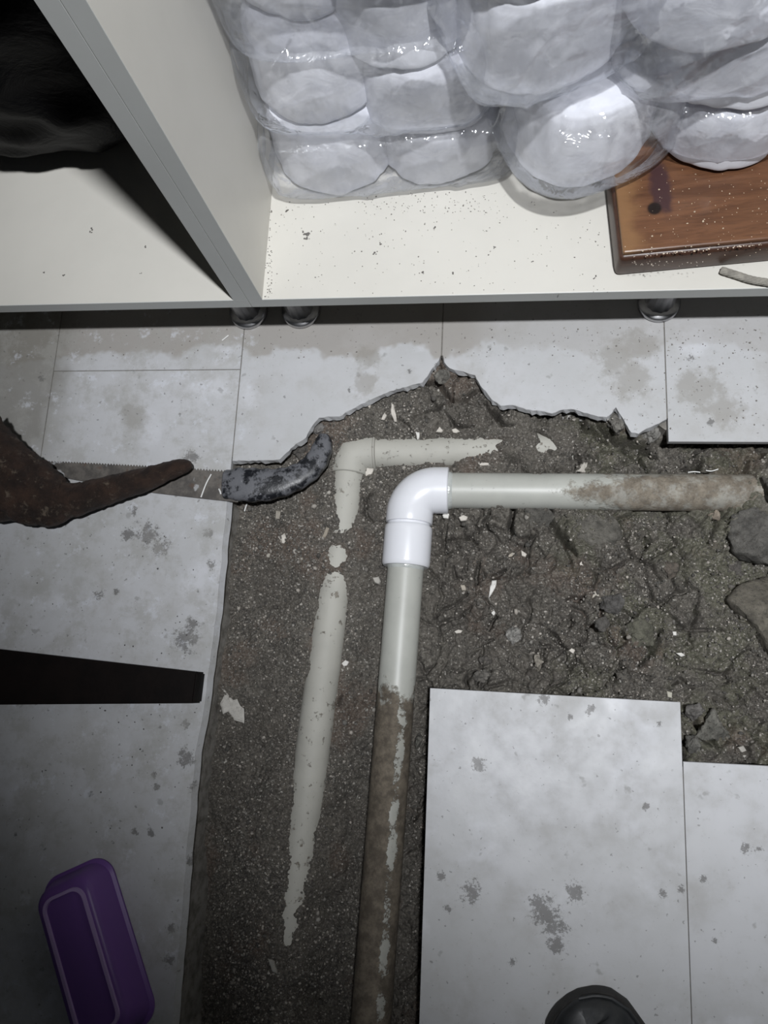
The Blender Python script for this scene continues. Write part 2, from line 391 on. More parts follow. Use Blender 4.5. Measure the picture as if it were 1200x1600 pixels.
C = [(*axy(a, b, z), z) for a, b, z in ctrl] + [(.80, .30, -.035), (.80, .1, -.03), (.80, -.2, -.03), (.80, -.7, -.03), (.3, -.7, -.035), (-.05, -.7, -.07), (-.35, -.7, -.075), (-.2, -.7, -.10),
     (-.36, .45, -.03), (0, .49, -.02), (.3, .45, -.035), (.8, .45, -.035), (-.385, .2, -.04), (-.385, -.1, -.05)]
# the old pipe lies in the soil: its visible strip (left edge px, right edge px) down the photograph
dirA = (A_down - A_c) / np.linalg.norm(A_down - A_c); nA = np.array([dirA[1], -dirA[0]])
if nA[0] < 0: nA = -nA                            # points to the right of the photograph
strip = [(748, 525, 562), (770, 526, 560), (795, 528, 557), (812, 534, 552), (835, None, 0), (852, None, 0), (868, 514, 541), (880, 518, 532), (891, None, 0), (905, 507, 541), (925, 500, 541), (950, 497, 540), (980, 488, 538), (1010, 486, 535), (1050, 484, 530), (1070, 474, 527), (1100, 464, 522), (1150, 460, 516), (1200, 458, 509), (1250, 459, 500), (1300, 456, 490), (1350, 456, 482), (1380, 452, 474), (1420, 446, 462), (1460, 446, 456), (1485, None, 0), (1530, None, 0), (1580, None, 0), (1640, None, 0)]
for py, l, r in strip:
    if l is None:
        s_ = np.dot(pa(540 - 100 * (py - 740) / 760, py) - A_c, dirA); p0 = A_c + dirA * s_
        for u in (-.02, -.008, 0, .01, .022): p = p0 + nA * u; C.append((p[0], p[1], ZA + RA + .0035 - abs(u) * .25))
        continue
    zl = ZA + RA * .8; pl = pa(l, py); pr_ = pa(r, py)
    s_ = np.dot((pl + pr_) / 2 - A_c, dirA); p0 = A_c + dirA * s_
    ul = np.clip(np.dot(pl - p0, nA), -.99 * RA, .9 * RA); ur = np.clip(np.dot(pr_ - p0, nA), -.5 * RA, .99 * RA)
    zl = ZA + math.sqrt(RA ** 2 - ul ** 2); zr = ZA + math.sqrt(RA ** 2 - ur ** 2)
    for u, z in ((ul - .010, zl + .003), (ul - .001, zl + .0005), ((ul + ur) / 2, min(zl, zr) - .007), (ur + .001, zr), (ur + .009, zr - .001)):
        p = p0 + nA * u; C.append((p[0], p[1], z))
for px, top, bot in [(560, 690, 730), (585, 684, 720), (610, 683, 719), (640, 684, 718), (665, 688, 717), (690, 684, 716), (715, 688, 714), (740, 685, 710), (765, 686, 702), (778, 687, 694), (795, None, 0), (818, None, 0), (835, None, 0), (848, 695, 704), (864, None, 0), (885, None, 0)]:
    if top is None:
        p0 = pa(px, 694)
        for u in (-.018, 0, .015): C.append((p0[0], p0[1] + u, ZA + RA + .004))
        continue
    p0 = pa(px, 695); pt = pa(px, top); pbm = pa(px, bot)
    ut = min(pt[1] - p0[1], .9 * RA); ub = max(pbm[1] - p0[1], -.98 * RA)
    zt = ZA + math.sqrt(RA ** 2 - ut ** 2); zb = ZA + math.sqrt(RA ** 2 - ub ** 2)
    for u, z in ((ut + .009, zt + .006), (ut + .001, zt + .001), ((ut + ub) / 2, min(zt, zb) - .006), (ub - .001, zb), (ub - .01, zb - .001)):
        C.append((p0[0], p0[1] + u, z))
C = np.array(C)
# smooth surface through the control heights (linear radial basis)
K = np.hypot(C[:, None, 0] - C[None, :, 0], C[:, None, 1] - C[None, :, 1]); K = np.sqrt(K * K + 1e-5)
wts = np.linalg.solve(K + np.eye(len(C)) * 1e-4, C[:, 2] - C[:, 2].mean())
def base_h(X, Y):
    r = np.full(X.shape, C[:, 2].mean())
    for (cx, cy, _), w in zip(C, wts): r = r + w * np.sqrt((X - cx) ** 2 + (Y - cy) ** 2 + 1e-5)
    return r
cx_ = np.arange(SX0 - .02, SX1 + .02, .004); cy_ = np.arange(SY0 - .02, SY1 + .02, .004)
CXg, CYg = np.meshgrid(cx_, cy_); CB = base_h(CXg, CYg)
def bilin(X, Y):
    fx = (X - cx_[0]) / .004; fy = (Y - cy_[0]) / .004
    ix = np.clip(fx.astype(int), 0, len(cx_) - 2); iy = np.clip(fy.astype(int), 0, len(cy_) - 2); tx = fx - ix; ty = fy - iy
    return (CB[iy, ix] * (1 - tx) + CB[iy, ix + 1] * tx) * (1 - ty) + (CB[iy + 1, ix] * (1 - tx) + CB[iy + 1, ix + 1] * tx) * ty
cracks = [([(812, 780), (800, 800), (796, 820), (801, 832)], .0035, .016), ([(862, 795), (855, 808), (868, 830), (885, 850), (903, 868)], .004, .018), ([(765, 800), (759, 812), (770, 828)], .002, .010), ([(753, 875), (748, 895), (746, 915)], .0025, .012), ([(790, 888), (776, 898), (775, 905)], .0025, .012),
          ([(680, 960), (700, 947), (728, 930)], .0018, .008), ([(855, 982), (868, 1000), (880, 1018)], .003, .013), ([(775, 962), (770, 975), (762, 985)], .002, .010), ([(660, 600), (675, 608), (695, 618), (710, 632)], .003, .014), ([(697, 648), (708, 665), (722, 672), (740, 672)], .002, .012), ([(758, 640), (775, 655), (785, 668), (800, 668)], .003, .014),
          ([(840, 675), (852, 690), (866, 702)], .0035, .016), ([(690, 580), (697, 600)], .003, .01), ([(905, 655), (915, 672), (935, 682), (950, 692)], .003, .012), ([(935, 668), (965, 690), (1000, 700), (1030, 708)], .004, .018), ([(1000, 700), (1008, 722), (1012, 735)], .003, .014), ([(962, 690), (975, 712)], .002, .010), ([(892, 712), (905, 725)], .002, .01),
          ([(1098, 720), (1085, 728), (1070, 732)], .003, .012), ([(733, 1078), (725, 1060), (740, 1052), (748, 1068)], .0025, .010), ([(770, 1050), (760, 1066), (752, 1072)], .002, .01), ([(845, 1018), (846, 1034), (838, 1046)], .0025, .01), ([(890, 940), (905, 936), (915, 930)], .003, .012), ([(888, 980), (895, 970)], .003, .01),
          ([(968, 985), (970, 1000), (962, 1012)], .003, .013), ([(1030, 985), (1022, 1005), (1015, 1022), (1000, 1035)], .003, .012), ([(940, 945), (935, 960), (945, 975)], .003, .012), ([(1012, 855), (1006, 840)], .003, .012), ([(965, 1055), (958, 1068)], .0025, .01), ([(975, 1045), (985, 1060)], .002, .01), ([(1048, 1070), (1060, 1060), (1075, 1075)], .002, .009),
          ([(1085, 1130), (1095, 1150), (1112, 1165)], .003, .012), ([(578, 770), (572, 800), (578, 815)], .002, .008), ([(568, 780), (575, 792)], .0015, .007), ([(535, 1085), (525, 1100)], .0015, .008), ([(615, 660), (640, 668), (652, 690)], .0016, .007), ([(705, 880), (710, 900), (722, 905)], .0018, .008), ([(730, 872), (730, 892)], .0018, .008), ([(925, 895), (930, 920)], .002, .009), ([(1062, 880), (1050, 900), (1058, 920)], .002, .009), ([(1000, 870), (1020, 885), (1030, 905)], .002, .01)]
def soil_h(X, Y):
    h = bilin(X, Y)
    onA = np.minimum(polydist(X, Y, [tuple(A_c), tuple(A_down)])[0], polydist(X, Y, [tuple(A_c), tuple(A_right)])[0])
    calm = .22 + .78 * sstep(.020, .045, onA)                      # quiet soil over the old pipe
    fineL = sstep(-.16, -.06, X)                                  # the strip at the left is raked fine, the rest cloddy
    wx = X + .006 * vnoise(X * 60, Y * 60, X * 0, 31); wy = Y + .006 * vnoise(X * 60, Y * 60, X * 0, 37)
    f1, f2, cid = worley(wx * 34, wy * 34, 5)
    clod = sstep(.0, .12, f2 - f1) * (.35 + .65 * cid)
    patch = sstep(-.1, .5, fbm(X * 9, Y * 9, X * 0, 3, 77))
    h = h + calm * fineL * (clod - .45) * .019 * (.35 + .65 * patch)
    g1, g2, gid = worley(wx * 17 + 3.3, wy * 17 + .7, 61)
    h = h - calm * fineL * .016 * np.exp(-((g2 - g1) / .06) ** 2) * sstep(-.15, .35, vnoise(X * 22, Y * 22, X * 0, 63)) + calm * fineL * (gid - .5) * .013
    f1, f2, cid = worley(wx * 85, wy * 85, 15)
    h = h + calm * (.3 + .7 * fineL) * (sstep(0, .3, f2 - f1) * (.4 + .6 * cid) - .5) * .0085
    f1, f2, cid = worley(X * 190, Y * 190, 25)
    rug = .25 + .75 * np.maximum(1 - fineL, sstep(-.25, .45, fbm(X * 20, Y * 20, X * 0, 3, 88)))
    h = h + (.6 + .4 * calm) * rug * (np.clip(.75 - f1, 0, 1) * (.2 + .8 * cid) - .25) * .0072
    f1, f2, cid = worley(X * 330, Y * 330, 45)
    h = h + np.clip(.7 - f1, 0, 1) * cid * .0040 * rug + fbm(X * 75, Y * 75, X * 0, 3, 111) * .0016
    h = h + calm * fbm(X * 14, Y * 14, X * 0, 5, 3, .55) * .0075
    for pts, w, dep in cracks:
        pl = [axy(a, b, -.035) for a, b in pts]
        x0 = min(p[0] for p in pl) - .02; x1 = max(p[0] for p in pl) + .02; y0 = min(p[1] for p in pl) - .02; y1 = max(p[1] for p in pl) + .02
        m = (X > x0) & (X < x1) & (Y > y0) & (Y < y1)
        if not m.any(): continue
        d, par = polydist(wx[m] * .6 + X[m] * .4, wy[m] * .6 + Y[m] * .4, pl)
        ww = w * 1.25 * (.35 + .65 * np.sin(np.pi * np.clip(par, .05, .95)))
        h[m] = h[m] - dep * 2.1 * np.exp(-(d / ww) ** 2) + .002 * np.exp(-((d - 2.2 * w) / w) ** 2)
    return np.minimum(h, -.0115)
SH = soil_h(SXg, SYg)
ny, nx = SH.shape
idx = np.arange(nx * ny).reshape(ny, nx)
F = np.stack([idx[:-1, :-1], idx[:-1, 1:], idx[1:, 1:], idx[1:, :-1]], -1).reshape(-1, 4)
# drop soil that lies deep under whole tiles
cxm = SXg[:-1, :-1].ravel(); cym = SYg[:-1, :-1].ravel()
hide = ((cxm > -.02) & (cxm < .19) & (cym < -.09)) | ((cxm > .26) & (cym < -.14))
bx_ = np.interp(cxm, [p[0] for p in sorted(E1 + E2)], [p[1] for p in sorted(E1 + E2)])
hide |= (cym > np.maximum(bx_, .33) + .05)
F = F[~hide]
used = np.unique(F); remap = np.zeros(nx * ny, dtype=np.int64); remap[used] = np.arange(len(used))
V = np.stack([SXg.ravel(), SYg.ravel(), SH.ravel()], -1)[used]
soil = np_mesh('trench_soil', V, remap[F], M['soil'], None, True)
tag(soil, 'damp dark brown gritty soil filling the dug trench', 'soil', kind='stuff')
def gz(x, y):
    i = int(np.clip(round((x - SX0) / SD), 0, nx - 1)); j = int(np.clip(round((y - SY0) / SD), 0, ny - 1)); return float(SH[j, i])
def on_soil(px, py):
    """the soil point seen at a pixel"""
    z = -.04
    for _ in range(6): p = at(px, py, z); z = gz(p.x, p.y)
    return at(px, py, z)

# loose grains of sand and gravel
ico = bmesh.new(); bmesh.ops.create_icosphere(ico, subdivisions=1, radius=1.0); ico.verts.ensure_lookup_table()
IV = np.array([v.co[:] for v in ico.verts]); IF = np.array([[v.index for v in f.verts] for f in ico.faces]); ico.free()
NG = 34000
gx = RNG.uniform(-.37, .45, NG * 4); gy = RNG.uniform(-.45, .45, NG * 4)
gx_, gy_ = gx, gy
edge_y = np.interp(gx, [p[0] for p in sorted(E1 + E2)] + [.23, .9], [p[1] for p in sorted(E1 + E2)] + [.325, .325])
ok = (gy < np.where(gx < .221, edge_y, .325)) & ~((gx > -.07) & (gx < .225) & (gy < -.01)) & ~((gx > .22) & (gy < -.08)) & (gx > -.36)
dB = np.minimum(polydist(gx, gy, [tuple(B_c), tuple(B_right)])[0], polydist(gx, gy, [tuple(B_c), tuple(B_down)])[0]); ok &= dB > .030
dens = np.where(gx < -.10, .95, .45) * (.35 + .9 * sstep(-.3, .4, fbm(gx * 16, gy * 16, gx * 0, 3, 51))); ok &= RNG.random(len(gx)) < dens
gx, gy = gx[ok][:NG], gy[ok][:NG]; n = len(gx)
gi = np.clip(np.round((gx - SX0) / SD).astype(int), 0, nx - 1); gj = np.clip(np.round((gy - SY0) / SD).astype(int), 0, ny - 1)
gzv = SH[gj, gi]
dA = np.minimum(polydist(gx, gy, [tuple(A_c), tuple(A_down)])[0], polydist(gx, gy, [tuple(A_c), tuple(A_right)])[0])
zA = ZA + np.sqrt(np.clip(RA ** 2 - dA ** 2, 0, None))
hid = (dA < RA) & (gzv < zA - .0005)
siz = .0005 + .0016 * RNG.random(n) ** 3; siz = np.where(RNG.random(n) < .02, siz * 2.0, siz)
gx, gy, gzv, siz = gx[~hid], gy[~hid], gzv[~hid], siz[~hid]; n = len(gx)
sc = siz[:, None] * RNG.uniform(.7, 1.3, (n, 3)); jit = RNG.uniform(.75, 1.2, (n, len(IV), 1))
GV = IV[None] * jit * sc[:, None, :] + np.stack([gx, gy, gzv + siz * .3], -1)[:, None, :]
tone = RNG.random(n)[:, None] ** 2.4; warm = RNG.random(n)[:, None]
gc = (.06 + .40 * tone) * (np.array([[1, .95, .86]]) * (1 - .5 * warm) + np.array([[1, .86, .72]]) * .5 * warm)
GF = (IF[None] + (np.arange(n) * len(IV))[:, None, None]).reshape(-1, 3)
grains = np_mesh('gravel_grains', GV.reshape(-1, 3), GF, M['grain'], None, False, np.repeat(gc, len(IV), 0))
tag(grains, 'loose pale and brown grit scattered over the trench soil', 'gravel', kind='stuff')

# ------------------------------------------------------------------ stones and chips lying in the trench
def rock(name, px, py, wx, wy, hz, col, seed, label, cat, rot=0.0, rough=.25, lift=.25, group=None, outline=None):
    """an angular lump: its plan is a polygon (given, or random), its top is a few tilted planes, then roughened"""
    r = np.random.default_rng(seed); k = .00088
    if outline is None:
        m = int(r.integers(5, 8)); an = np.sort((np.arange(m) + r.uniform(-.28, .28, m)) * 2 * np.pi / m); rad = r.uniform(.82, 1.12, m)
        outline = [(math.cos(a) * q * wx / 2, math.sin(a) * q * wy / 2) for a, q in zip(an, rad)]
    OX = np.array([(x * k, -y * k) for x, y in outline]); m = len(OX)
    nu, nv = 64, 30
    th = np.linspace(0, 2 * np.pi, nu, endpoint=False); R_ = np.full(nu, 9.0)
    for i in range(m):
        a, b = OX[i], OX[(i + 1) % m]; d = b - a
        for j in range(nu):
            u = np.array([math.cos(th[j]), math.sin(th[j])]); den = u[0] * d[1] - u[1] * d[0]
            if abs(den) < 1e-12: continue
            tt = (a[0] * d[1] - a[1] * d[0]) / den; ss = (a[0] * u[1] - a[1] * u[0]) / den
            if tt > 0 and -1e-6 <= ss <= 1 + 1e-6: R_[j] = min(R_[j], tt)
    R_ = np.where(R_ > 8, np.median(R_), R_); R_ = .75 * R_ + .125 * (np.roll(R_, 1) + np.roll(R_, -1))
    ph = np.linspace(0, np.pi, nv); TT, PP = np.meshgrid(th, ph); RR = np.tile(R_, (nv, 1))
    prof = np.sin(PP) ** .45; X = np.cos(TT) * RR * prof; Y = np.sin(TT) * RR * prof
    Z = np.sign(np.cos(PP)) * np.abs(np.cos(PP)) ** .75 * hz / 2
    Vv = np.stack([X, Y, Z], -1).reshape(-1, 3); sz = max(R_.max(), hz / 2)
    for q in range(5):
        nr = np.array([r.normal(), r.normal(), 1.1 + abs(r.normal()) * .6]); nr /= np.linalg.norm(nr); e = (Vv / np.array([R_.mean(), R_.mean(), hz / 2])) @ nr - r.uniform(.50, .80)
        Vv = Vv - np.clip(e, 0, None)[:, None] * nr * np.array([R_.mean(), R_.mean(), hz / 2])
    f = 1.1 / sz
    nz = fbm(Vv[:, 0] * f + seed, Vv[:, 1] * f, Vv[:, 2] * f, 3, seed) * rough * .5 * sz + fbm(Vv[:, 0] * 220 + seed, Vv[:, 1] * 220, Vv[:, 2] * 220, 3, seed + 2) * .0019
    Nn = Vv / (np.linalg.norm(Vv, axis=1)[:, None] + 1e-9); Vv = Vv + Nn * nz[:, None]
    Vv[:nu] = Vv[:nu].mean(0); Vv[-nu:] = Vv[-nu:].mean(0)
    idx = np.arange(nu * nv).reshape(nv, nu); nxt = np.roll(idx, -1, 1); Fv = np.stack([idx[:-1], idx[1:], nxt[1:], nxt[:-1]], -1).reshape(-1, 4)
    c, s = math.cos(rot), math.sin(rot); Vv = Vv @ np.array([[c, s, 0], [-s, c, 0], [0, 0, 1]])
    p = on_soil(px, py)
    tint = np.array(col)[None] * (1 + .4 * fbm(Vv[:, 0] * 120, Vv[:, 1] * 120, Vv[:, 2] * 120, 3, seed + 5))[:, None]
    o = np_mesh(name, Vv, Fv, M['stone'], None, True, np.clip(tint, .01, 1)); o.location = (p.x, p.y, p.z + hz * lift)
    tag(o, label, cat, group); return o
def flake(name, px, py, outline, th, col, label, cat, tilt=(0, 0), z=None, mat=None, seed=0, group=None):
    """a thin shard whose outline is given in pixels around its middle"""
    k = .00088; r = random.Random(seed)
    pts = jag([(x * k, -y * k) for x, y in outline], .0005, .004, seed, True); n = len(pts)
    cx = sum(p[0] for p in pts) / n; cy = sum(p[1] for p in pts) / n
    vs_ = []; fs = []
    for rr_, zz in ((1.0, 0), (1.0, th * .6), (.82, th)):
        for x, y in pts: vs_.append((cx + (x - cx) * rr_, cy + (y - cy) * rr_, zz + r.uniform(-.08, .08) * th))
    vs_.append((cx, cy, th * 1.1)); vs_.append((cx, cy, 0))
    for a in range(2):
        for i in range(n): fs.append((a * n + i, a * n + (i + 1) % n, (a + 1) * n + (i + 1) % n, (a + 1) * n + i))
    for i in range(n): fs.append((2 * n + i, 2 * n + (i + 1) % n, 3 * n)); fs.append(((i + 1) % n, i, 3 * n + 1))
    o = mesh_obj(name, vs_, fs, mat or M['chip'], None, False)
    a = o.data.color_attributes.new('tint', 'FLOAT_COLOR', 'POINT')
    for d in a.data:
        q = r.uniform(.88, 1.08); d.color = (col[0] * q, col[1] * q, col[2] * q, 1)
    p = on_soil(px, py) if z is None else at(px, py, z)
    o.location = (p.x, p.y, p.z + .0008); o.rotation_euler = (tilt[0], tilt[1], 0)
    tag(o, label, cat, group); return o
W1 = (.62, .58, .52); W2 = (.74, .72, .68); TN = (.40, .36, .30)
flakes = [
 (577, 737, [(-7, 12), (-4, -11), (8, -6), (5, 4)], .003, W1, 'triangular cream chip between the old pipe bend and the white elbow', (.2, .1)),
 (768, 921, [(-5, 15), (-3, -3), (0, -13), (7, -14), (6, -4), (1, 6)], .004, W2, 'long white plaster splinter in the soil right of the white coupling', (.1, .1)),
 (362, 1106, [(-14, -28), (2, -12), (8, -14), (14, -4), (20, 0), (22, 22), (6, 18), (-4, 6), (-12, 10), (-18, -6), (-14, -14)], .0025, (.50, .48, .44), 'large ragged cream flake on the soil near the dark bar', (.05, .1)),
 (445, 843, [(-11, -4), (0, -10), (4, 0), (9, 4), (2, 9), (-4, 6)], .003, W1, 'small square cream chip on the reddish soil below the saw handle', (.1, 0)),
 (697, 805, [(-6, 0), (2, -7), (6, -4), (4, 6), (-4, 5)], .004, W2, 'white chip tucked under the open side of the elbow', (.2, 0)),
 (724, 810, [(-7, -1), (0, -5), (7, -2), (5, 4), (-4, 5)], .003, W1, 'oval cream chip just right of the elbow, below the clean pipe', (0, 0)),
 (797, 867, [(-7, 1), (-2, -5), (7, -2), (6, 3), (-2, 5)], .004, TN, 'tan oval chip above the white plaster splinter', (0, 0)),
 (819, 866, [(-5, -6), (4, 0), (2, 5), (-4, 3)], .003, W1, 'tiny pale chip right of the tan oval chip', (0, 0)),
 (615, 646, [(-5, -16), (-1, -14), (4, 2), (6, 14), (2, 14), (-4, 2)], .003, W1, 'long thin cream splinter above the old horizontal pipe', (.1, .2)),
 (576, 632, [(-5, -7), (5, -6), (4, 4), (2, 8), (-3, 2)], .003, W1, 'wedge shaped cream chip just under the broken tile edge', (.1, 0)),
 (687, 672, [(-6, 4), (0, -5), (6, 2), (3, 5)], .003, W1, 'left one of two cream chips over the end of the old pipe', (0, 0)),
 (712, 674, [(-7, -2), (0, -4), (7, 1), (1, 4), (-4, 3)], .003, W1, 'right one of two cream chips over the end of the old pipe', (0, 0)),
 (653, 681, [(-4, -6), (3, -6), (2, 6), (-1, 7)], .003, W2, 'small upright white chip touching the top of the old pipe', (.2, 0)),
 (757, 726, [(-10, -3), (8, -2), (9, 2), (-9, 2)], .002, W1, 'flat cream sliver between the old pipe end and the new pipe', (0, 0)),
 (600, 652, [(-4, 5), (1, -7), (5, -2), (1, 6)], .003, W1, 'small cream chip left of the long thin splinter', (0, 0)),
 (769, 957, [(-6, -3), (2, -5), (5, 1), (3, 6), (-1, 2)], .003, W2, 'small ragged white chip below the white plaster splinter', (0, 0)),
 (724, 919, [(-5, -4), (2, -5), (5, 4), (-2, 4)], .003, TN, 'small tan chip between the coupling and the white splinter', (0, 0)),
 (908, 881, [(-4, -3), (3, -4), (4, 3), (-2, 4)], .004, W1, 'rounded pale chip under the muddy stretch of pipe', (0, 0)),
 (540, 1036, [(-6, 1), (0, -5), (6, -2), (3, 4), (-2, 5)], .003, W2, 'white chip right beside the buried old pipe', (0, 0)),
 (589, 907, [(-7, -4), (3, -6), (7, 2), (4, 7), (-3, 4)], .004, (.42, .40, .36), 'grey chip in the soil left of the upright new pipe', (0, 0)),
 (510, 832, [(-6, 8), (0, -9), (5, -7), (2, 4), (-2, 10)], .002, (.34, .30, .24), 'narrow tan flake at the buried gap of the old pipe', (0, 0)),
 (716, 987, [(-6, 0), (0, -3), (7, -2), (4, 2), (-3, 3)], .002, W1, 'thin pale chip in the soil well right of the upright pipe', (0, 0)),
 (427, 1510, [(-8, -10), (2, -8), (8, 8), (0, 6)], .003, (.30, .29, .26), 'grey flake on the dark soil at the foot of the trench', (0, 0)),
 (909, 730, [(-10, 8), (0, -8), (7, -8), (6, 8)], .005, (.48, .45, .40), 'pale upright shard against the back of the new pipe', (.4, .3)),
 (435, 805, [(-4, -7), (4, -6), (3, 7), (-4, 6)], .002, (.36, .33, .28), 'small tan flake just below the saw handle', (0, 0)),
 (420, 868, [(-3, -4), (3, -3), (2, 4), (-3, 3)], .002, (.4, .37, .32), 'tiny tan flake at the left of the trench under the square chip', (0, 0)),
 (893, 1017, [(-5, 0), (0, -4), (5, -1), (2, 4)], .003, W1, 'pale speck sized chip above the loose tile', (0, 0)),
 (1062, 1023, [(-6, -2), (2, -3), (7, 1), (1, 3)], .003, W2, 'bright white chip in the greenish soil above the right tiles', (0, 0)),
 (1053, 990, [(-3, -3), (3, -3), (3, 3), (-2, 3)], .003, W2, 'tiny white chip above the bright white one', (0, 0)),
 (1045, 1085, [(-4, -5), (4, -3), (3, 5), (-3, 4)], .004, (.45, .43, .36), 'small grey chip near the corner of the loose tile', (0, 0)),
 (1158, 1170, [(-6, -2), (2, -5), (6, 2), (-1, 5)], .004, (.42, .40, .36), 'grey chip just above the far right tile', (0, 0)),
 (930, 930, [(-6, 4), (-2, -6), (5, -5), (6, 3), (0, 6)], .004, (.45, .42, .36), 'pale crumb pair beside the round dark clod', (0, 0)),
]
for i, (px, py, ol, th, col, lab, tl) in enumerate(flakes):
    flake('plaster_chip', px, py, ol, th, col, lab, 'chip', tl, seed=i + 40, group='chips scattered in the trench')
SG = (.10, .092, .080); SD_ = (.060, .056, .052); SL = (.22, .21, .19)
rocks = [
 (801, 993, 23, 27, .018, (.30, .29, .27), 'pale rounded stone above the loose tile', 0, .3),
 (841, 1034, 13, 26, .012, (.34, .31, .26), 'narrow tan stone right of the pale rounded stone', 0, .3),
 (753, 1056, 30, 20, .014, (.15, .14, .125), 'flat grey clod next to the corner of the loose tile', .2, .2),
 (1081, 1111, 30, 25, .018, (.17, .16, .15), 'oval grey stone against the right edge of the loose tile', 0, .25),
 (1108, 1138, 42, 44, .024, (.16, .155, .135), 'three cornered grey stone in the corner of the two tiles', .5, .25),
 (1082, 1160, 26, 34, .016, (.15, .145, .13), 'knobbly grey stone touching the joint of the right tiles', .2, .25),
 (958, 945, 44, 36, .020, (.10, .095, .09), 'round dark grey clod in the middle of the rough soil', .1, .12),
 (1000, 990, 48, 46, .018, (.115, .112, .085), 'broad greenish clod below the round dark one', .3, .05),
 (940, 975, 26, 20, .014, (.10, .093, .085), 'small dark clod left of the broad greenish one', .3, .15),
 (915, 828, 84, 70, .022, (.13, .122, .105), 'wide flat topped clod below the muddy pipe', 0, -.05),
 (838, 806, 52, 44, .016, (.09, .085, .075), 'squarish clod just under the clean pipe', .1, -.05),
 (1180, 838, 96, 84, .050, (.11, .105, .095), 'large dark stone by the end of the muddy pipe', 0, .12),
 (1208, 965, 110, 120, .060, (.135, .122, .098), 'big muddy rock at the right edge of the rough soil', 0, .2),
 (1115, 806, 18, 15, .012, (.30, .25, .20), 'light brown pebble touching the underside of the muddy pipe', 0, .3),
 (965, 660, 30, 40, .026, (.20, .19, .17), 'crumbling mortar lump in the notch of the broken tile', .3, .1),
 (1018, 676, 40, 30, .030, (.28, .27, .25), 'broken mortar lump with a white face under the tile corner', .2, .1),
 (690, 588, 26, 36, .016, (.19, .18, .16), 'mortar crumb in the peak of the broken tile edge', .3, .1),
 (672, 598, 18, 18, .014, (.24, .23, .21), 'small pale mortar crumb left of the broken peak', .3, .2),
 (890, 650, 62, 18, .014, (.42, .41, .39), 'long pale mortar rib along the broken tile edge', -.1, .2),
 (760, 1030, 24, 18, .010, (.11, .10, .09), 'small dark clod above the flat grey clod', .1, .1),
 (943, 1068, 22, 20, .014, (.13, .12, .10), 'left of two small clods above the loose tile', .1, .1),
 (975, 1058, 26, 22, .014, (.12, .11, .095), 'right of two small clods above the loose tile', .1, .1),
 (1046, 890, 26, 26, .014, (.13, .11, .09), 'brown knobbly clod in the rough soil under the muddy pipe', .6, .1),
 (1150, 890, 30, 24, .016, (.11, .10, .09), 'dark clod between the large dark stone and the muddy rock', .6, .1),
 (655, 1155, 9, 30, .02, (.12, .115, .10), 'narrow grey stone wedged beside the loose tile', .0, .3),
 (1195, 770, 30, 60, .05, (.075, .07, .06), 'dark stone at the end of the muddy pipe', .2, .3),
 (498, 668, 26, 22, .02, (.22, .21, .20), 'pale mortar crumb under the broken tile above the saw handle', .2, .1),
 (470, 700, 40, 36, .022, (.12, .11, .10), 'earthy clod behind the saw handle', .2, .0),
]
OUTL = {'big muddy rock at the right edge of the rough soil': [(-66, -20), (-50, -42), (-10, -62), (60, -70), (90, 0), (70, 90), (20, 85), (-20, 45)],
        'large dark stone by the end of the muddy pipe': [(-42, 0), (-30, -30), (0, -44), (50, -40), (60, 30), (30, 44), (-10, 36), (-34, 26)],
        'three cornered grey stone in the corner of the two tiles': [(-24, 2), (4, -16), (18, -24), (20, 20), (10, 24)],
        'wide flat topped clod below the muddy pipe': [(-34, -34), (40, -36), (50, 10), (20, 44), (-8, 20)]}
for i, (px, py, w, h, hz, col, lab, rot, lift) in enumerate(rocks):
    rock('stone', px, py, w, h, hz, col, 100 + i * 7, lab, 'stone', rot, .16, lift, 'stones and clods in the trench', OUTL.get(lab))

# ------------------------------------------------------------------ pipes
def tube(name, pts, rad, mat, parent=None, seg=40, cap=True, inner=None):
    """a round tube along 3-D points; rad: one radius or one for each point"""
    pts = [Vector(p) for p in pts]; n = len(pts); rads = rad if hasattr(rad, '__len__') else [rad] * n
    V_, F_ = [], []; up = Vector((0, 0, 1))
    for i, p in enumerate(pts):
        a = pts[max(i - 1, 0)]; b = pts[min(i + 1, n - 1)]; t = (b - a)
        if t.length < 1e-7: t = pts[-1] - pts[0]
        t.normalize(); s = t.cross(up)
        if s.length < 1e-4: s = t.cross(Vector((0, 1, 0)))
        s.normalize(); u = s.cross(t)
        for k in range(seg):
            an = 2 * math.pi * k / seg; V_.append(p + (s * math.cos(an) + u * math.sin(an)) * rads[i])
    for i in range(n - 1):
        for k in range(seg): F_.append((i * seg + k, i * seg + (k + 1) % seg, (i + 1) * seg + (k + 1) % seg, (i + 1) * seg + k))
    if cap: F_.append(tuple(range(seg))[::-1]); F_.append(tuple((n - 1) * seg + k for k in range(seg)))
    o = mesh_obj(name, V_, F_, mat, parent, True)
    m = o.modifiers.new('edges', 'EDGE_SPLIT'); m.split_angle = math.radians(38)
    return o
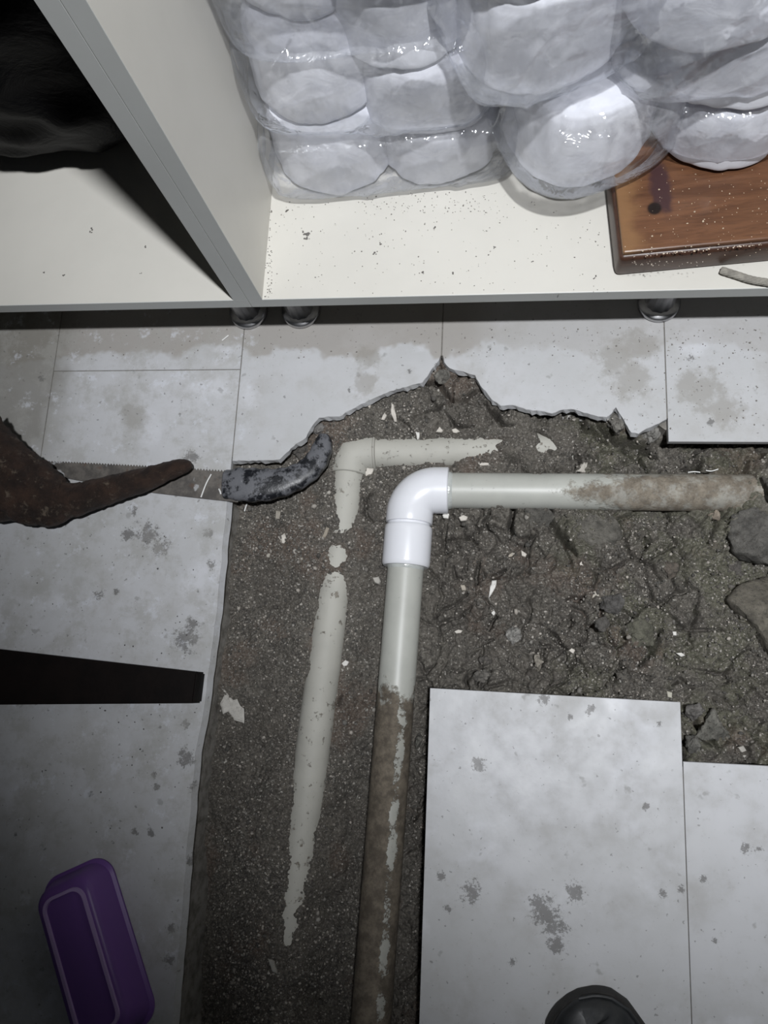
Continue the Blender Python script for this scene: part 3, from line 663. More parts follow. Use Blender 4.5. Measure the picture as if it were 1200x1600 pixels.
def mat_pvc(name, col, mud=None, base_rough=.42, mud_a=(.16, .135, .105), mud_b=(.27, .235, .185)):
    """grey plastic; mud(t) returns a mask node of caked soil"""
    t = NT(name); n = t.noise(18, 4, .6)
    c = t.mix(t.rng(n, .3, .8), col, tuple(v * .86 for v in col))
    c = t.mix(t.rng(t.noise(140, 3, .6), .66, .74, 0, .6), c, tuple(v * .45 for v in col))
    rough = base_rough
    nrm = None
    if mud:
        m = mud(t); mc = t.mix(t.rng(t.noise(60, 5, .7), .35, .7), mud_a, mud_b)
        mc = t.mix(t.rng(t.noise(300, 3, .7), .5, .7, 0, .5), mc, (.07, .06, .05))
        c = t.mix(m, c, mc); rough = t.rng(m, 0, 1, base_rough, .85)
        nrm = t.bump(t.math('ADD', t.math('MULTIPLY', m, .7), t.math('MULTIPLY', t.math('MULTIPLY', t.noise(280, 4, .7), m), .6)), .7, .0016)
    return t.end(t.bsdf(c, rough, nrm))
PVC = (.47, .475, .435)
muddy_x = at(905, 765, ZB).x; muddy_x2 = at(1060, 765, ZB).x; muddy_y = at(620, 1085, ZB).y; muddy_y2 = at(600, 1230, ZB).y
def mudH(t):
    x, y, z = t.xyz(); w = t.math('MULTIPLY', t.math('SUBTRACT', t.noise(24, 5, .68), .5), .30)
    q = t.math('ADD', x, w); q2 = t.math('SUBTRACT', q, t.math('MULTIPLY', t.math('ABSOLUTE', t.math('SUBTRACT', y, float(B_c[1]) - .006)), 2.0))
    m = t.rng(q2, muddy_x - .03, muddy_x + .008)
    thin = t.rng(t.noise(46, 5, .7), .36, .56, .55, 1.0)
    return t.math('MULTIPLY', m, thin, True)
def mudV(t):
    x, y, z = t.xyz(); w = t.math('MULTIPLY', t.math('SUBTRACT', t.noise(24, 5, .68), .5), .20)
    q = t.math('ADD', y, w); m = t.rng(q, muddy_y + .012, muddy_y - .012)
    # a scraped streak along the crown stays bare
    ax = t.math('SUBTRACT', x, t.math('ADD', float(B_c[0]) + .012, t.math('MULTIPLY', t.math('SUBTRACT', y, float(B_c[1])), float((B_down - B_c)[0] / (B_down - B_c)[1]))))
    st = t.math('ADD', t.rng(t.math('ABSOLUTE', ax), .010, .002), t.math('MULTIPLY', t.math('SUBTRACT', t.noise(40, 6, .78), .5), 4.5))
    bare = t.rng(st, .80, 1.05, 0, .75)
    return t.math('MULTIPLY', m, t.math('SUBTRACT', 1.0, bare), True)
M['pvc_h'] = mat_pvc('grey_pipe_with_mud_on_the_far_half', PVC, mudH); M['pvc_v'] = mat_pvc('grey_pipe_caked_with_mud_lower_down', PVC, mudV, .42, (.085, .070, .053), (.19, .160, .122))
def mudA(t): return t.rng(t.noise(75, 5, .72), .60, .68, 0, .85)
M['pvc_old'] = mat_pvc('dusty_old_grey_pipe', (.45, .44, .395), mudA, .65)
M['white_pvc'] = mat_flat('new_white_plastic', (.80, .81, .85), .28, .02, 12, .02, 300)
M['glue'] = mat_flat('clear_glue_bead', (.50, .52, .50), .12, .1, 90, .6, 260)

dr = Vector((*(B_right - B_c), 0)).normalized(); dd = Vector((*(B_down - B_c), 0)).normalized(); bc = Vector((*B_c, ZB))
t = empty('drain_pipe', (bc.x, bc.y, ZB - RB)); tag(t, 'repaired grey drain pipe with a new white elbow, mud on both legs', 'pipe')
end_r = Vector((*B_right, ZB)) + dr * .03
elb = .043                                         # leg length of the elbow from the bend to the socket mouth
ph = tube('pipe', [bc + dr * .030, bc + dr * .2, bc + dr * .4, end_r], RB, M['pvc_h']); ph['label'] = 'horizontal grey pipe, clean near the elbow and muddy beyond'
pv = tube('pipe', [bc + dd * .030, bc + dd * .3, Vector((*B_down, ZB))], RB, M['pvc_v']); pv['label'] = 'lengthwise grey pipe caked with mud lower down'
RE = .0325
arm = .052; Rb = .033; pts = []; rad = []
# socket on the horizontal leg, quarter bend, then the socket on the lengthwise leg
pts += [bc + dr * arm, bc + dr * (arm - .0012), bc + dr * .036]; rad += [RE * .955, RE, RE]
cen = bc + (dr + dd) * Rb
a0 = (bc + dr * Rb - cen); a1 = (bc + dd * Rb - cen)
for k in range(0, 15):
    a = k / 14 * math.pi / 2; pts.append(cen + a0 * math.cos(a) + a1 * math.sin(a)); rad.append(RE * (1.0 - .015 * math.sin(2 * a)))
pts += [bc + dd * .036, bc + dd * (arm - .0065), bc + dd * (arm - .0045), bc + dd * (arm - .004), bc + dd * (arm + .002)]; rad += [RE, RE, RE * .98, RE * .90, RE * .90]
elbow = tube('elbow', pts, rad, M['white_pvc'], None, 56)
cp = [(.0, .93), (.0015, .985), (.004, 1.01), (.008, 1.015), (.050, 1.015), (.0545, 1.0), (.057, .95)]
coupling = tube('coupling', [bc + dd * (arm - .001 + s) for s, _ in cp], [RE * q for _, q in cp], M['white_pvc'], None, 56)
ring = tube('glue_bead', [bc + dr * (arm + s) for s in (-.002, .001, .004, .006)], [RB * 1.06, RB * 1.07, RB * 1.035, RB * .99], M['glue'])
ring2 = tube('glue_bead', [bc + dd * (arm + .056 + s) for s in (-.002, .001, .003, .005)], [RB * 1.04, RB * 1.04, RB * 1.02, RB * .99], M['glue'])
keep(t, ph, pv, elbow, coupling, ring, ring2)

ac = Vector((*A_c, ZA)); adr = Vector((*(A_right - A_c), 0)).normalized(); add = Vector((*(A_down - A_c), 0)).normalized()
t = empty('buried_pipe', (ac.x, ac.y, ZA - RA)); tag(t, 'old cream grey pipe with a bend, half buried in the soil', 'pipe')
p1 = tube('pipe', [ac + adr * .01, ac + adr * .15, Vector((*A_right, ZA)) + adr * .02], RA, M['pvc_old']); p2 = tube('pipe', [ac + add * .01, ac + add * .3, Vector((*A_down, ZA)) + add * .01], RA, M['pvc_old'])
RS = RA * 1.16; mid = (adr + add).normalized()
p3 = tube('elbow', [ac + adr * .034, ac + adr * .0328, ac + adr * .016, ac + adr * .004 + add * .004, ac + add * .016, ac + add * .0308, ac + add * .032], [RS * .95, RS, RS, RS * 1.06, RS, RS, RS * .95], M['pvc_old'], None, 44)
p4 = tube('socket_rim', [ac + adr * (.034 + s) for s in (-.001, .0005, .002, .0035)], [RS * .97, RS * 1.03, RS * 1.03, RS * .93], M['pvc_old'])
keep(t, p1, p2, p3, p4)

# ------------------------------------------------------------------ cabinets
ZS = .118; ZB_ = .099; YF = .4775; YB = 1.0; ZT = 1.60
XM = -.3222                                        # where the two carcasses meet
PW = .0196
def cabinet(label, x0, x1, side_x, legs, panels):
    t = empty('cabinet', ((x0 + x1) / 2, YF, 0)); tag(t, label, 'cabinet')
    ob = []
    def brd(nm, *a, m='cream', bev=.0006):
        o = bm_obj(nm, box_bm(*a, bev), M[m]); ob.append(o); return o
    brd('bottom_panel', x0, x1, YF + .0008, YB, ZB_, ZS)
    brd('bottom_edge_band', x0, x1, YF, YF + .001, ZB_, ZS, m='edge', bev=.0003)
    for (a, b) in panels:
        brd('side_panel', a, b, YF + .0008, YB, ZS, ZT); brd('side_edge_band', a, b, YF, YF + .001, ZS, ZT, m='edge', bev=.0003)
    brd('back_panel', x0, x1, YB, YB + .006, ZB_, ZT)
    brd('top_panel', x0, x1, YF, YB, ZT, ZT + .018)
    keep(t, *ob)
    for (lx, ly) in legs: leg(t, lx, ly)
    return t
def leg(t, x, y):
    r = .0195
    def lathe(nm, prof, m, flute=0):
        V_, F_ = [], []; seg = 56
        for (rr, z) in prof:
            for k in range(seg):
                q = rr * (1 - (flute * .5 * (1 - math.cos(k * 12 * 2 * math.pi / seg)) if flute else 0)); V_.append((x + q * math.cos(2 * math.pi * k / seg), y + q * math.sin(2 * math.pi * k / seg), z))
        for i in range(len(prof) - 1):
            for k in range(seg): F_.append((i * seg + k, i * seg + (k + 1) % seg, (i + 1) * seg + (k + 1) % seg, (i + 1) * seg + k))
        F_.append(tuple(range(seg))[::-1]); F_.append(tuple((len(prof) - 1) * seg + k for k in range(seg)))
        return mesh_obj(nm, V_, F_, m, None, True)
    a = lathe('leg', [(r, .008), (r, .09), (r * 1.2, .093), (r * 1.2, .099)], M['chrome'], .07)
    b = lathe('foot', [(.0270, .0), (.0285, .002), (.0285, .0055), (.0268, .0085), (.0215, .0095), (.0195, .0105)], M['chrome'])
    keep(t, a); b.parent = a
LY = .522
cab1 = cabinet('cream cabinet at the left holding the black plastic bag', -1.15, XM - .0003, 0, [(at(388, 505).x, LY), (-1.08, LY), (at(388, 505).x, .92), (-1.08, .92)], [(XM - PW, XM - .0003), (-1.15, -1.15 + PW)])
cab2 = cabinet('cream cabinet at the right holding the wrapped white bundles', XM + .0003, .82, 0, [(at(470, 503).x, LY), (at(1029, 490).x, LY), (.78, LY), (at(470, 503).x, .92), (.78, .92)], [(XM + .0003, XM + PW), (.82 - PW, .82)])

# ------------------------------------------------------------------ wrapped bundles
def superell(name, half, ex, res, mat, disp=None, parent=None, smooth=True, colors=None):
    """closed rounded block: half sizes (x, y, z) and exponents ex; disp(P, N) adds to every point"""
    nu, nv = res
    u = np.linspace(0, 2 * np.pi, nu, endpoint=False); v = np.linspace(-np.pi / 2, np.pi / 2, nv)
    # direction sphere, evenly pushed onto the superellipsoid |x|^a+|y|^b+|z|^c = 1
    U, Vv = np.meshgrid(u, v)
    d = np.stack([np.cos(Vv) * np.cos(U), np.cos(Vv) * np.sin(U), np.sin(Vv)], -1).reshape(-1, 3)
    d = np.sign(d) * np.abs(d) ** .8
    lo = np.zeros(len(d)); hi = np.full(len(d), 4.0); D = np.abs(d)
    for _ in range(40):
        m = (lo + hi) / 2; val = sum((D[:, i] * m) ** ex[i] for i in range(3)); big = val > 1
        hi = np.where(big, m, hi); lo = np.where(big, lo, m)
    P = d * lo[:, None]
    N = np.stack([np.sign(P[:, i]) * np.abs(P[:, i]) ** (ex[i] - 1) / half[i] for i in range(3)], -1); N /= np.linalg.norm(N, axis=1)[:, None] + 1e-9
    P = P * np.array(half)
    if disp is not None: P = disp(P, N)
    idx = np.arange(nu * nv).reshape(nv, nu); nxt = np.roll(idx, -1, 1)
    F_ = np.stack([idx[:-1], nxt[:-1], nxt[1:], idx[1:]], -1).reshape(-1, 4)
    return np_mesh(name, P, F_, mat, parent, smooth)
def mat_cloth():
    t = NT('white_cotton'); n = t.noise(24, 4, .6); c = t.mix(t.rng(n, .3, .75), (.79, .80, .85), (.72, .73, .78))
    h = t.math('ADD', t.noise(26, 3, .6, vec=t.scale(1, .35, 1), dist=.6), t.math('MULTIPLY', t.noise(120, 3, .6), .12))
    return t.end(t.bsdf(c, .85, t.bump(h, .22, .006)))
M['cloth'] = mat_cloth()
def mat_film():
    t = NT('clear_crinkled_film')
    f = t.math('ABSOLUTE', t.math('SUBTRACT', t.noise(9, 3, .55, dist=1.0), .5)); f2 = t.math('ABSOLUTE', t.math('SUBTRACT', t.noise(26, 3, .55, dist=.8), .5))
    h = t.math('ADD', f, t.math('MULTIPLY', f2, .6))
    nrm = t.bump(h, .7, .011)
    gl = t.n('ShaderNodeBsdfGlossy'); gl.inputs['Color'].default_value = (.95, .97, 1, 1); gl.inputs['Roughness'].default_value = .08; t.put(gl.inputs['Normal'], nrm)
    tr = t.n('ShaderNodeBsdfTransparent'); tr.inputs['Color'].default_value = (.985, .985, .99, 1)
    df = t.n('ShaderNodeBsdfDiffuse'); df.inputs['Color'].default_value = (.84, .85, .88, 1); t.put(df.inputs['Normal'], nrm)
    lw = t.n('ShaderNodeLayerWeight'); lw.inputs['Blend'].default_value = .32; t.put(lw.inputs['Normal'], nrm)
    m1 = t.n('ShaderNodeMixShader'); t.put(m1.inputs[0], t.rng(h, .02, .14, .22, .08)); t.t.links.new(tr.outputs[0], m1.inputs[1]); t.t.links.new(df.outputs[0], m1.inputs[2])
    m2 = t.n('ShaderNodeMixShader'); t.put(m2.inputs[0], t.math('MULTIPLY', t.math('ADD', lw.outputs['Fresnel'], .06), .45, True)); t.t.links.new(m1.outputs[0], m2.inputs[1]); t.t.links.new(gl.outputs[0], m2.inputs[2])
    return t.end(m2)
M['film'] = mat_film()
BND = {}
def bundle(px, py, zb, R, h, rz, seed, label):
    """an upright cup-like roll of cloth, widest at its crisp lower rim; px, py: where the photograph shows the middle of that rim"""
    prof = [(.0, 0), (.6, 0), (.93, .0), (.975, .012), (1.0, .05), (1.0, .09), (.985, .20), (.962, .38), (.938, .56), (.912, .72), (.885, .85), (.84, .94), (.76, .985), (.5, 1.0), (.0, 1.01)]
    K = 60; tq = np.linspace(0, len(prof) - 1, K); pr = np.interp(tq, range(len(prof)), [q[0] for q in prof]); pz = np.interp(tq, range(len(prof)), [q[1] for q in prof])
    nu = 150; th = np.linspace(0, 2 * np.pi, nu, endpoint=False); TT, PR = np.meshgrid(th, pr); _, PZ = np.meshgrid(th, pz)
    s = seed * 3.7; cx, sx = np.cos(TT), np.sin(TT)
    fold = np.abs(fbm(cx * 2.6 + s, sx * 2.6, PZ * .8, 2, seed)) * .0040 - .001 + fbm(cx * 1.2 + s, sx * 1.2, PZ * 1.0, 2, seed + 3) * .0040
    side = sstep(.5, .9, PR)
    RR = R * PR + fold * side
    Vv = np.stack([RR * cx, RR * sx * 1.04, PZ * h + side * fbm(cx * 1.2 + s, sx * 1.2, PZ * 0, 1, seed + 8) * .002], -1).reshape(-1, 3)
    Vv[:, 2] = np.maximum(Vv[:, 2], 0)
    idx = np.arange(nu * K).reshape(K, nu); nxt = np.roll(idx, -1, 1); Fv = np.stack([idx[:-1], nxt[:-1], nxt[1:], idx[1:]], -1).reshape(-1, 4)
    p = at(px, py, zb); lx = max(p.x, XM + PW + R + .007)
    o = np_mesh('cloth_bundle', Vv, Fv, M['cloth'], None, True); m = o.modifiers.new('edges', 'EDGE_SPLIT'); m.split_angle = math.radians(48)
    o.location = (lx, p.y + R * 1.04, zb); o.rotation_euler = (0, 0, rz); BND[seed] = (Vector((lx, p.y + R * 1.04, zb + h / 2)), (R, R * 1.04, h / 2), 0.0)
    tag(o, label, 'cloth', 'white cloth bundles on the shelf'); return o
def bag(cx, cy, z0, z1, hx, hy, rz, seed, label, ex=(6, 6, 6), amp=.010, tilt=(0, 0)):
    hz = (z1 - z0) / 2
    def disp(P, N):
        s = seed * 5.3
        r1 = vnoise(P[:, 0] * 8 + s, P[:, 1] * 8, P[:, 2] * 8, seed); r2 = np.abs(vnoise(P[:, 0] * 19 + s, P[:, 1] * 19, P[:, 2] * 19, seed + 9))
        k = r1 * amp * .45 + (.4 - r2) * amp * .18
        g = np.random.default_rng(seed + 50)                   # long straight creases of stretched film
        for _ in range(26):
            nn = g.normal(size=3); nn /= np.linalg.norm(nn); off = g.uniform(-.7, .7) * np.abs(nn * np.array([hx, hy, hz])).sum()
            dd_ = np.abs(P @ nn - off); msk = sstep(.05, .45, vnoise(P[:, 0] * 11 + g.uniform(0, 50), P[:, 1] * 11, P[:, 2] * 11, seed + 31))
            k = k + g.uniform(.2, .6) * amp * np.exp(-dd_ / .0055) * msk
        low = sstep(-.80, -.95, P[:, 2] / hz)
        Q = P + N * (k * (1 - .9 * low))[:, None]
        Q[:, 2] = np.maximum(Q[:, 2], -hz)
        return Q
    o = superell('plastic_bag', (hx, hy, hz), ex, (300, 190), M['film'], disp, smooth=True)
    o.location = (cx, cy, (z0 + z1) / 2); o.rotation_euler = (tilt[0], tilt[1], rz)
    tag(o, label, 'plastic bag', 'clear bags around the cloth bundles'); return o
hA = (.088, .150, .054)
Z1 = ZS + .004
bundle(515, 309, Z1, 0.081, 0.104, 1.3, 1, 'bottom white bundle of the stack against the cabinet side')
bundle(452, 202, Z1 + .106, 0.084, 0.112, 2.6, 2, 'second white bundle up in the stack against the cabinet side')
bundle(380, 42, Z1 + .220, 0.086, 0.108, 3.9, 3, 'third white bundle up in the stack against the cabinet side')
bundle(300, -110, Z1 + .330, 0.087, 0.11, 5.2, 4, 'top white bundle of the stack against the cabinet side')
bundle(684, 292, Z1, 0.083, 0.088, 6.5, 5, 'bottom white bundle of the middle stack')
bundle(664, 222, Z1 + .089, 0.084, 0.088, 7.8, 6, 'second white bundle up in the middle stack')
bundle(630, 112, Z1 + .178, 0.085, 0.086, 9.1, 7, 'third white bundle up in the middle stack')
bundle(618, 4, Z1 + .266, 0.086, 0.1, 10.4, 8, 'top white bundle of the middle stack')
# ------------------------------------------------------------------ wooden board
wb = [at(960, 432, ZS), at(1205, 409, ZS)]
wdir = (wb[1] - wb[0]).normalized(); wrz = math.atan2(wdir.y, wdir.x)
def mat_wood(name, a, b, dark, sc=1.0):
    t = NT(name)
    v = t.scale(3.0 * sc, 26 * sc, 26 * sc); n1 = t.noise(2.2, 6, .65, vec=v, dist=.8); n2 = t.noise(12, 5, .7, vec=v)
    c = t.mix(t.rng(n1, .32, .70), a, b); c = t.mix(t.rng(n2, .5, .72, 0, .6), c, dark)
    return t, c, n2
def mat_board():
    t, c, n2 = mat_wood('varnished_brown_wood', (.165, .076, .038), (.092, .040, .020), (.060, .026, .014))
    # amber sapwood near the end and a long dark knot
    x = t.xyz()[0]; c = t.mix(t.rng(t.math('ADD', x, t.math('MULTIPLY', t.noise(30, 4, .6), .04)), .055, .030, 0, .75), c, (.25, .135, .06))
    k = t.n('ShaderNodeVectorMath', operation='DISTANCE'); t.put(k.inputs[0], t.scale(2.2, .8, 0, loc=(-.054 * 2.2, -.084 * .8, 0))); k.inputs[1].default_value = (0, 0, 0)
    m = t.rng(t.math('ADD', k.outputs['Value'], t.math('MULTIPLY', t.math('SUBTRACT', t.noise(45, 4, .65), .5), .045)), .036, .016)
    c = t.mix(m, c, (.055, .026, .026))
    k2 = t.n('ShaderNodeVectorMath', operation='DISTANCE'); t.put(k2.inputs[0], t.flat()); k2.inputs[1].default_value = (.0445, .058, 0)
    c = t.mix(t.rng(k2.outputs['Value'], .010, .006), c, (.012, .007, .005))
    return t.end(t.bsdf(c, .30, t.bump(n2, .15, .001)))
M['board'] = mat_board()
t_, c_, n_ = mat_wood('dark_wood_edge', (.085, .038, .022), (.055, .026, .017), (.03, .015, .011)); M['board_edge'] = t_.end(t_.bsdf(c_, .38, t_.bump(n_, .2, .001)))
board = empty('wooden_board', (wb[0].x, wb[0].y, ZS), wrz); tag(board, 'thick varnished brown wooden board with a dark knot on the shelf', 'board')
BH = .045; BL, BD = .46, .22
bm = box_bm(0, BL, 0, BD, 0, BH - .006, .006, 3); body = bm_obj('body', bm, M['board_edge'], board, True)
bm = box_bm(.0035, BL - .0035, .0045, BD - .004, BH - .008, BH, .0022, 2); top = bm_obj('top_face', bm, M['board'], board)
for o in (body, top):
    m = o.modifiers.new('edges', 'EDGE_SPLIT'); m.split_angle = math.radians(50)
# ---- right hand bundles, on and beside the board
ZB1 = ZS + BH + .002
bundle(905, 296, ZB1 - .008, 0.087, 0.11, 11.7, 9, 'white bundle half on the board with its end hanging over the shelf')
bundle(1125, 265, ZB1 + .001, 0.085, 0.084, 13.0, 10, 'bottom white bundle resting on the wooden board')
bundle(1152, 177, ZB1 + .086, 0.087, 0.078, 14.3, 11, 'second white bundle above the wooden board')
bundle(1118, 82, ZB1 + .166, 0.095, 0.1, 15.6, 12, 'third white bundle above the wooden board')
bundle(835, 155, ZB1 + .118, 0.093, 0.105, 16.9, 13, 'big white bundle leaning out above the others at the right')
bundle(842, 5, ZB1 + .226, 0.095, 0.11, 18.2, 14, 'topmost white bundle of the right hand pile')

# ---- bags of clear film
def wrap(ids, rz, seed, label, ex, amp, grow=.010, dz=(0, 0), gx=(0, 0)):
    """a bag drawn round the named bundles, turned by rz"""
    c, q = math.cos(rz), math.sin(rz); P = []
    for i in ids:
        L, h, r = BND[i]; cr, sr = math.cos(r), math.sin(r)
        for a in (-1, 1):
            for b in (-1, 1):
                x = L.x + cr * a * h[0] - sr * b * h[1]; y = L.y + sr * a * h[0] + cr * b * h[1]; P.append((c * x + q * y, -q * x + c * y))
    z0 = min(BND[i][0].z - BND[i][1][2] for i in ids) + dz[0]; z1 = max(BND[i][0].z + BND[i][1][2] for i in ids) + .006 + dz[1]
    x0 = min(p[0] for p in P) - grow + gx[0]; x1 = max(p[0] for p in P) + grow + gx[1]; y0 = min(p[1] for p in P) - grow; y1 = max(p[1] for p in P) + grow * .5
    mx, my = (x0 + x1) / 2, (y0 + y1) / 2
    return bag(c * mx - q * my, q * mx + c * my, z0, z1, (x1 - x0) / 2, (y1 - y0) / 2, rz, seed, label, ex, amp)
wrap((1, 5), .05, 1, 'clear plastic bag around the bottom bundles beside the cabinet side', (9, 5, 8), .006, .004, (-.0025, -.012), (.002, .012))
wrap((2, 6), .02, 2, 'clear plastic bag around the second layer of the left stacks', (6, 4, 5), .008, .004, (.004, 0))
wrap((3, 7), .02, 3, 'clear plastic bag around the third layer of the left stacks', (6, 4, 5), .008, .004, (.004, 0))
wrap((4, 8), .01, 4, 'clear plastic bag around the top layer of the left stacks', (6, 4, 5), .008, .004, (.004, 0))
wrap((9,), .35, 5, 'clear plastic bag around the bundle hanging off the board', (2.6, 2.6, 6), .007, -.003, (-.002, 0))
wrap((11, 12), .04, 6, 'clear plastic bag around the upper bundles of the stack on the board', (2.8, 2.8, 6), .009, .0)
wrap((10,), .0, 8, 'tight clear bag around the bundle resting on the wooden board', (2.6, 2.6, 5), .005, .004, (0, -.002))
wrap((13, 14), .40, 7, 'large crinkled clear bag bulging at the top right', (3.4, 3.2, 6), .011, -.007, (-.003, 0))

# ------------------------------------------------------------------ black bag in the left cabinet
def mat_black():
    t = NT('black_plastic'); f = t.math('ABSOLUTE', t.math('SUBTRACT', t.noise(12, 5, .6, dist=1.0), .5))
    return t.end(t.bsdf((.0025, .0025, .003), .50, t.bump(f, .5, .012), **{'Specular IOR Level': .07}))
M['black'] = mat_black()
p = at(120, 338, ZS)
def dispb(P, N):
    k = fbm(P[:, 0] * 6, P[:, 1] * 6, P[:, 2] * 6, 3, 91) * .02 + np.abs(vnoise(P[:, 0] * 12, P[:, 1] * 12, P[:, 2] * 12, 93)) * -.010
    Q = P + N * k[:, None]; Q[:, 2] = np.maximum(Q[:, 2], -.26); return Q
bb = superell('trash_bag', (.355, .165, .26), (4.5, 3.2, 3.5), (160, 100), M['black'], dispb)
bb.location = (-.745, p.y + .175, ZS + .262); tag(bb, 'full black plastic bag filling the dark left cabinet', 'plastic bag')

# ------------------------------------------------------------------ rope
def mat_rope(): return mat_flat('grey_hemp', (.34, .32, .28), .9, .2, 120, .5, 400)
M['rope'] = mat_rope()
rp = [at(1128, 423, ZS + .004), at(1150, 430, ZS + .004), at(1172, 437, ZS + .004), at(1195, 441, ZS + .004), at(1230, 445, ZS + .004), at(1290, 436, ZS + .004)]
rope = empty('rope', (rp[0].x, rp[0].y, ZS)); tag(rope, 'twisted grey rope end on the shelf edge in front of the board', 'rope')
def spline(pts, k):
    out = []
    for i in range(len(pts) - 1):
        p0 = pts[max(i - 1, 0)]; p1 = pts[i]; p2 = pts[i + 1]; p3 = pts[min(i + 2, len(pts) - 1)]
        for j in range(k):
            t = j / k; out.append(.5 * ((2 * p1) + (p2 - p0) * t + (2 * p0 - 5 * p1 + 4 * p2 - p3) * t * t + (3 * p1 - p0 - 3 * p2 + p3) * t ** 3))
    return out + [pts[-1]]
cl = spline(rp, 40); st = []
for s in range(3):
    q = []
    for i, p in enumerate(cl):
        a = cl[max(i - 1, 0)]; b = cl[min(i + 1, len(cl) - 1)]; tt = (b - a).normalized(); sd = tt.cross(Vector((0, 0, 1))).normalized()
        an = i * .75 + s * 2 * math.pi / 3; q.append(p + (sd * math.cos(an) + Vector((0, 0, 1)) * math.sin(an)) * .0026)
    st.append(tube('strand', q, .0024, M['rope'], None, 8))
keep(rope, *st)

# ------------------------------------------------------------------ saw
def mat_blade():
    t = NT('rusty_saw_steel'); n = t.noise(40, 5, .7); c = t.mix(t.rng(n, .38, .62), (.085, .078, .072), (.16, .145, .13))
    x = t.xyz()[0]; c = t.mix(t.rng(t.noise(28, 3, .5), .63, .66, 0, .9), c, (.42, .42, .43))
    c = t.mix(t.rng(t.noise(70, 4, .7), .58, .68, 0, .6), c, (.12, .075, .055))
    return t.end(t.bsdf(c, .6, t.bump(n, .2, .001), .25))
M['blade'] = mat_blade()
ZK = .0045
tp = [Vector(axy(a, b, ZK)) for a, b in ((40, 722), (120, 725), (240, 731), (372, 739))]
bt = [Vector(axy(a, b, ZK)) for a, b in ((40, 735), (140, 754), (240, 770), (300, 777), (372, 785))]
def along(pl, n):
    L = [0]
    for a, b in zip(pl, pl[1:]): L.append(L[-1] + (b - a).length)
    out = []
    for i in range(n):
        s = L[-1] * i / (n - 1); k = max(j for j in range(len(L)) if L[j] <= s + 1e-9); k = min(k, len(pl) - 2)
        out.append(pl[k].lerp(pl[k + 1], (s - L[k]) / (L[k + 1] - L[k])))
    return out
NT_ = 74; tops = along(tp, 2 * NT_ + 1); bots = along(bt, 2 * NT_ + 1); V_, F_ = [], []
for i in range(2 * NT_ + 1):
    a, b = tops[i], bots[i]; a2 = a + (a - b).normalized() * (.0032 if i % 2 else 0)
    for z in (ZK - .0005, ZK + .0005): V_ += [(a2.x, a2.y, z), (b.x, b.y, z)]
for i in range(2 * NT_):
    q, r = i * 4, i * 4 + 4
    F_ += [(q + 2, q + 3, r + 3, r + 2), (q + 1, q, r, r + 1), (q, q + 2, r + 2, r), (q + 3, q + 1, r + 1, r + 3)]
F_ += [(0, 1, 3, 2), (r, r + 2, r + 3, r + 1)]
saw = empty('hand_saw', (*axy(362, 755), 0)); tag(saw, 'hand saw with toothed rusty blade and curved black handle reaching into the trench', 'saw')
blade = mesh_obj('blade', V_, F_, M['blade'])
def mat_handle():
    t = NT('worn_black_handle'); n = t.noise(42, 6, .72); c = t.mix(t.rng(n, .44, .55), (.010, .011, .014), (.125, .128, .140))
    c = t.mix(t.rng(t.noise(110, 4, .7), .62, .70, 0, .7), c, (.24, .24, .26))
    return t.end(t.bsdf(c, t.rng(n, .4, .65, .35, .65), t.bump(n, .5, .002)))
M['handle'] = mat_handle()
hp = [(352, 758, .002), (372, 757, .004), (400, 758, .005), (430, 756, .004), (458, 748, .001), (482, 734, -.003), (497, 716, -.007), (505, 696, -.011), (507, 684, -.014)]
hw_ = [.020, .0235, .0240, .0215, .0185, .0170, .0160, .0135, .0085]
hc = spline([at(*q) for q in hp], 6); wv = np.interp(np.linspace(0, 8, len(hc)), range(9), hw_)
V_, F_ = [], []; sg = 22
for i, p in enumerate(hc):
    a = hc[max(i - 1, 0)]; b = hc[min(i + 1, len(hc) - 1)]; tt = (b - a).normalized(); sd = tt.cross(Vector((0, 0, 1))).normalized(); up = sd.cross(tt)
    for k in range(sg):
        an = 2 * math.pi * k / sg; ca, sa = math.cos(an), math.sin(an); q = math.copysign(abs(ca) ** .75, ca); r = math.copysign(abs(sa) ** .75, sa)
        V_.append(p + sd * q * wv[i] * (1 + .04 * math.sin(i * 1.3)) + up * r * .0115)
for i in range(len(hc) - 1):
    for k in range(sg): F_.append((i * sg + k, i * sg + (k + 1) % sg, (i + 1) * sg + (k + 1) % sg, (i + 1) * sg + k))
F_ += [tuple(range(sg))[::-1], tuple((len(hc) - 1) * sg + k for k in range(sg))]
handle = mesh_obj('handle', V_, F_, M['handle'], None, True)
keep(saw, blade, handle)

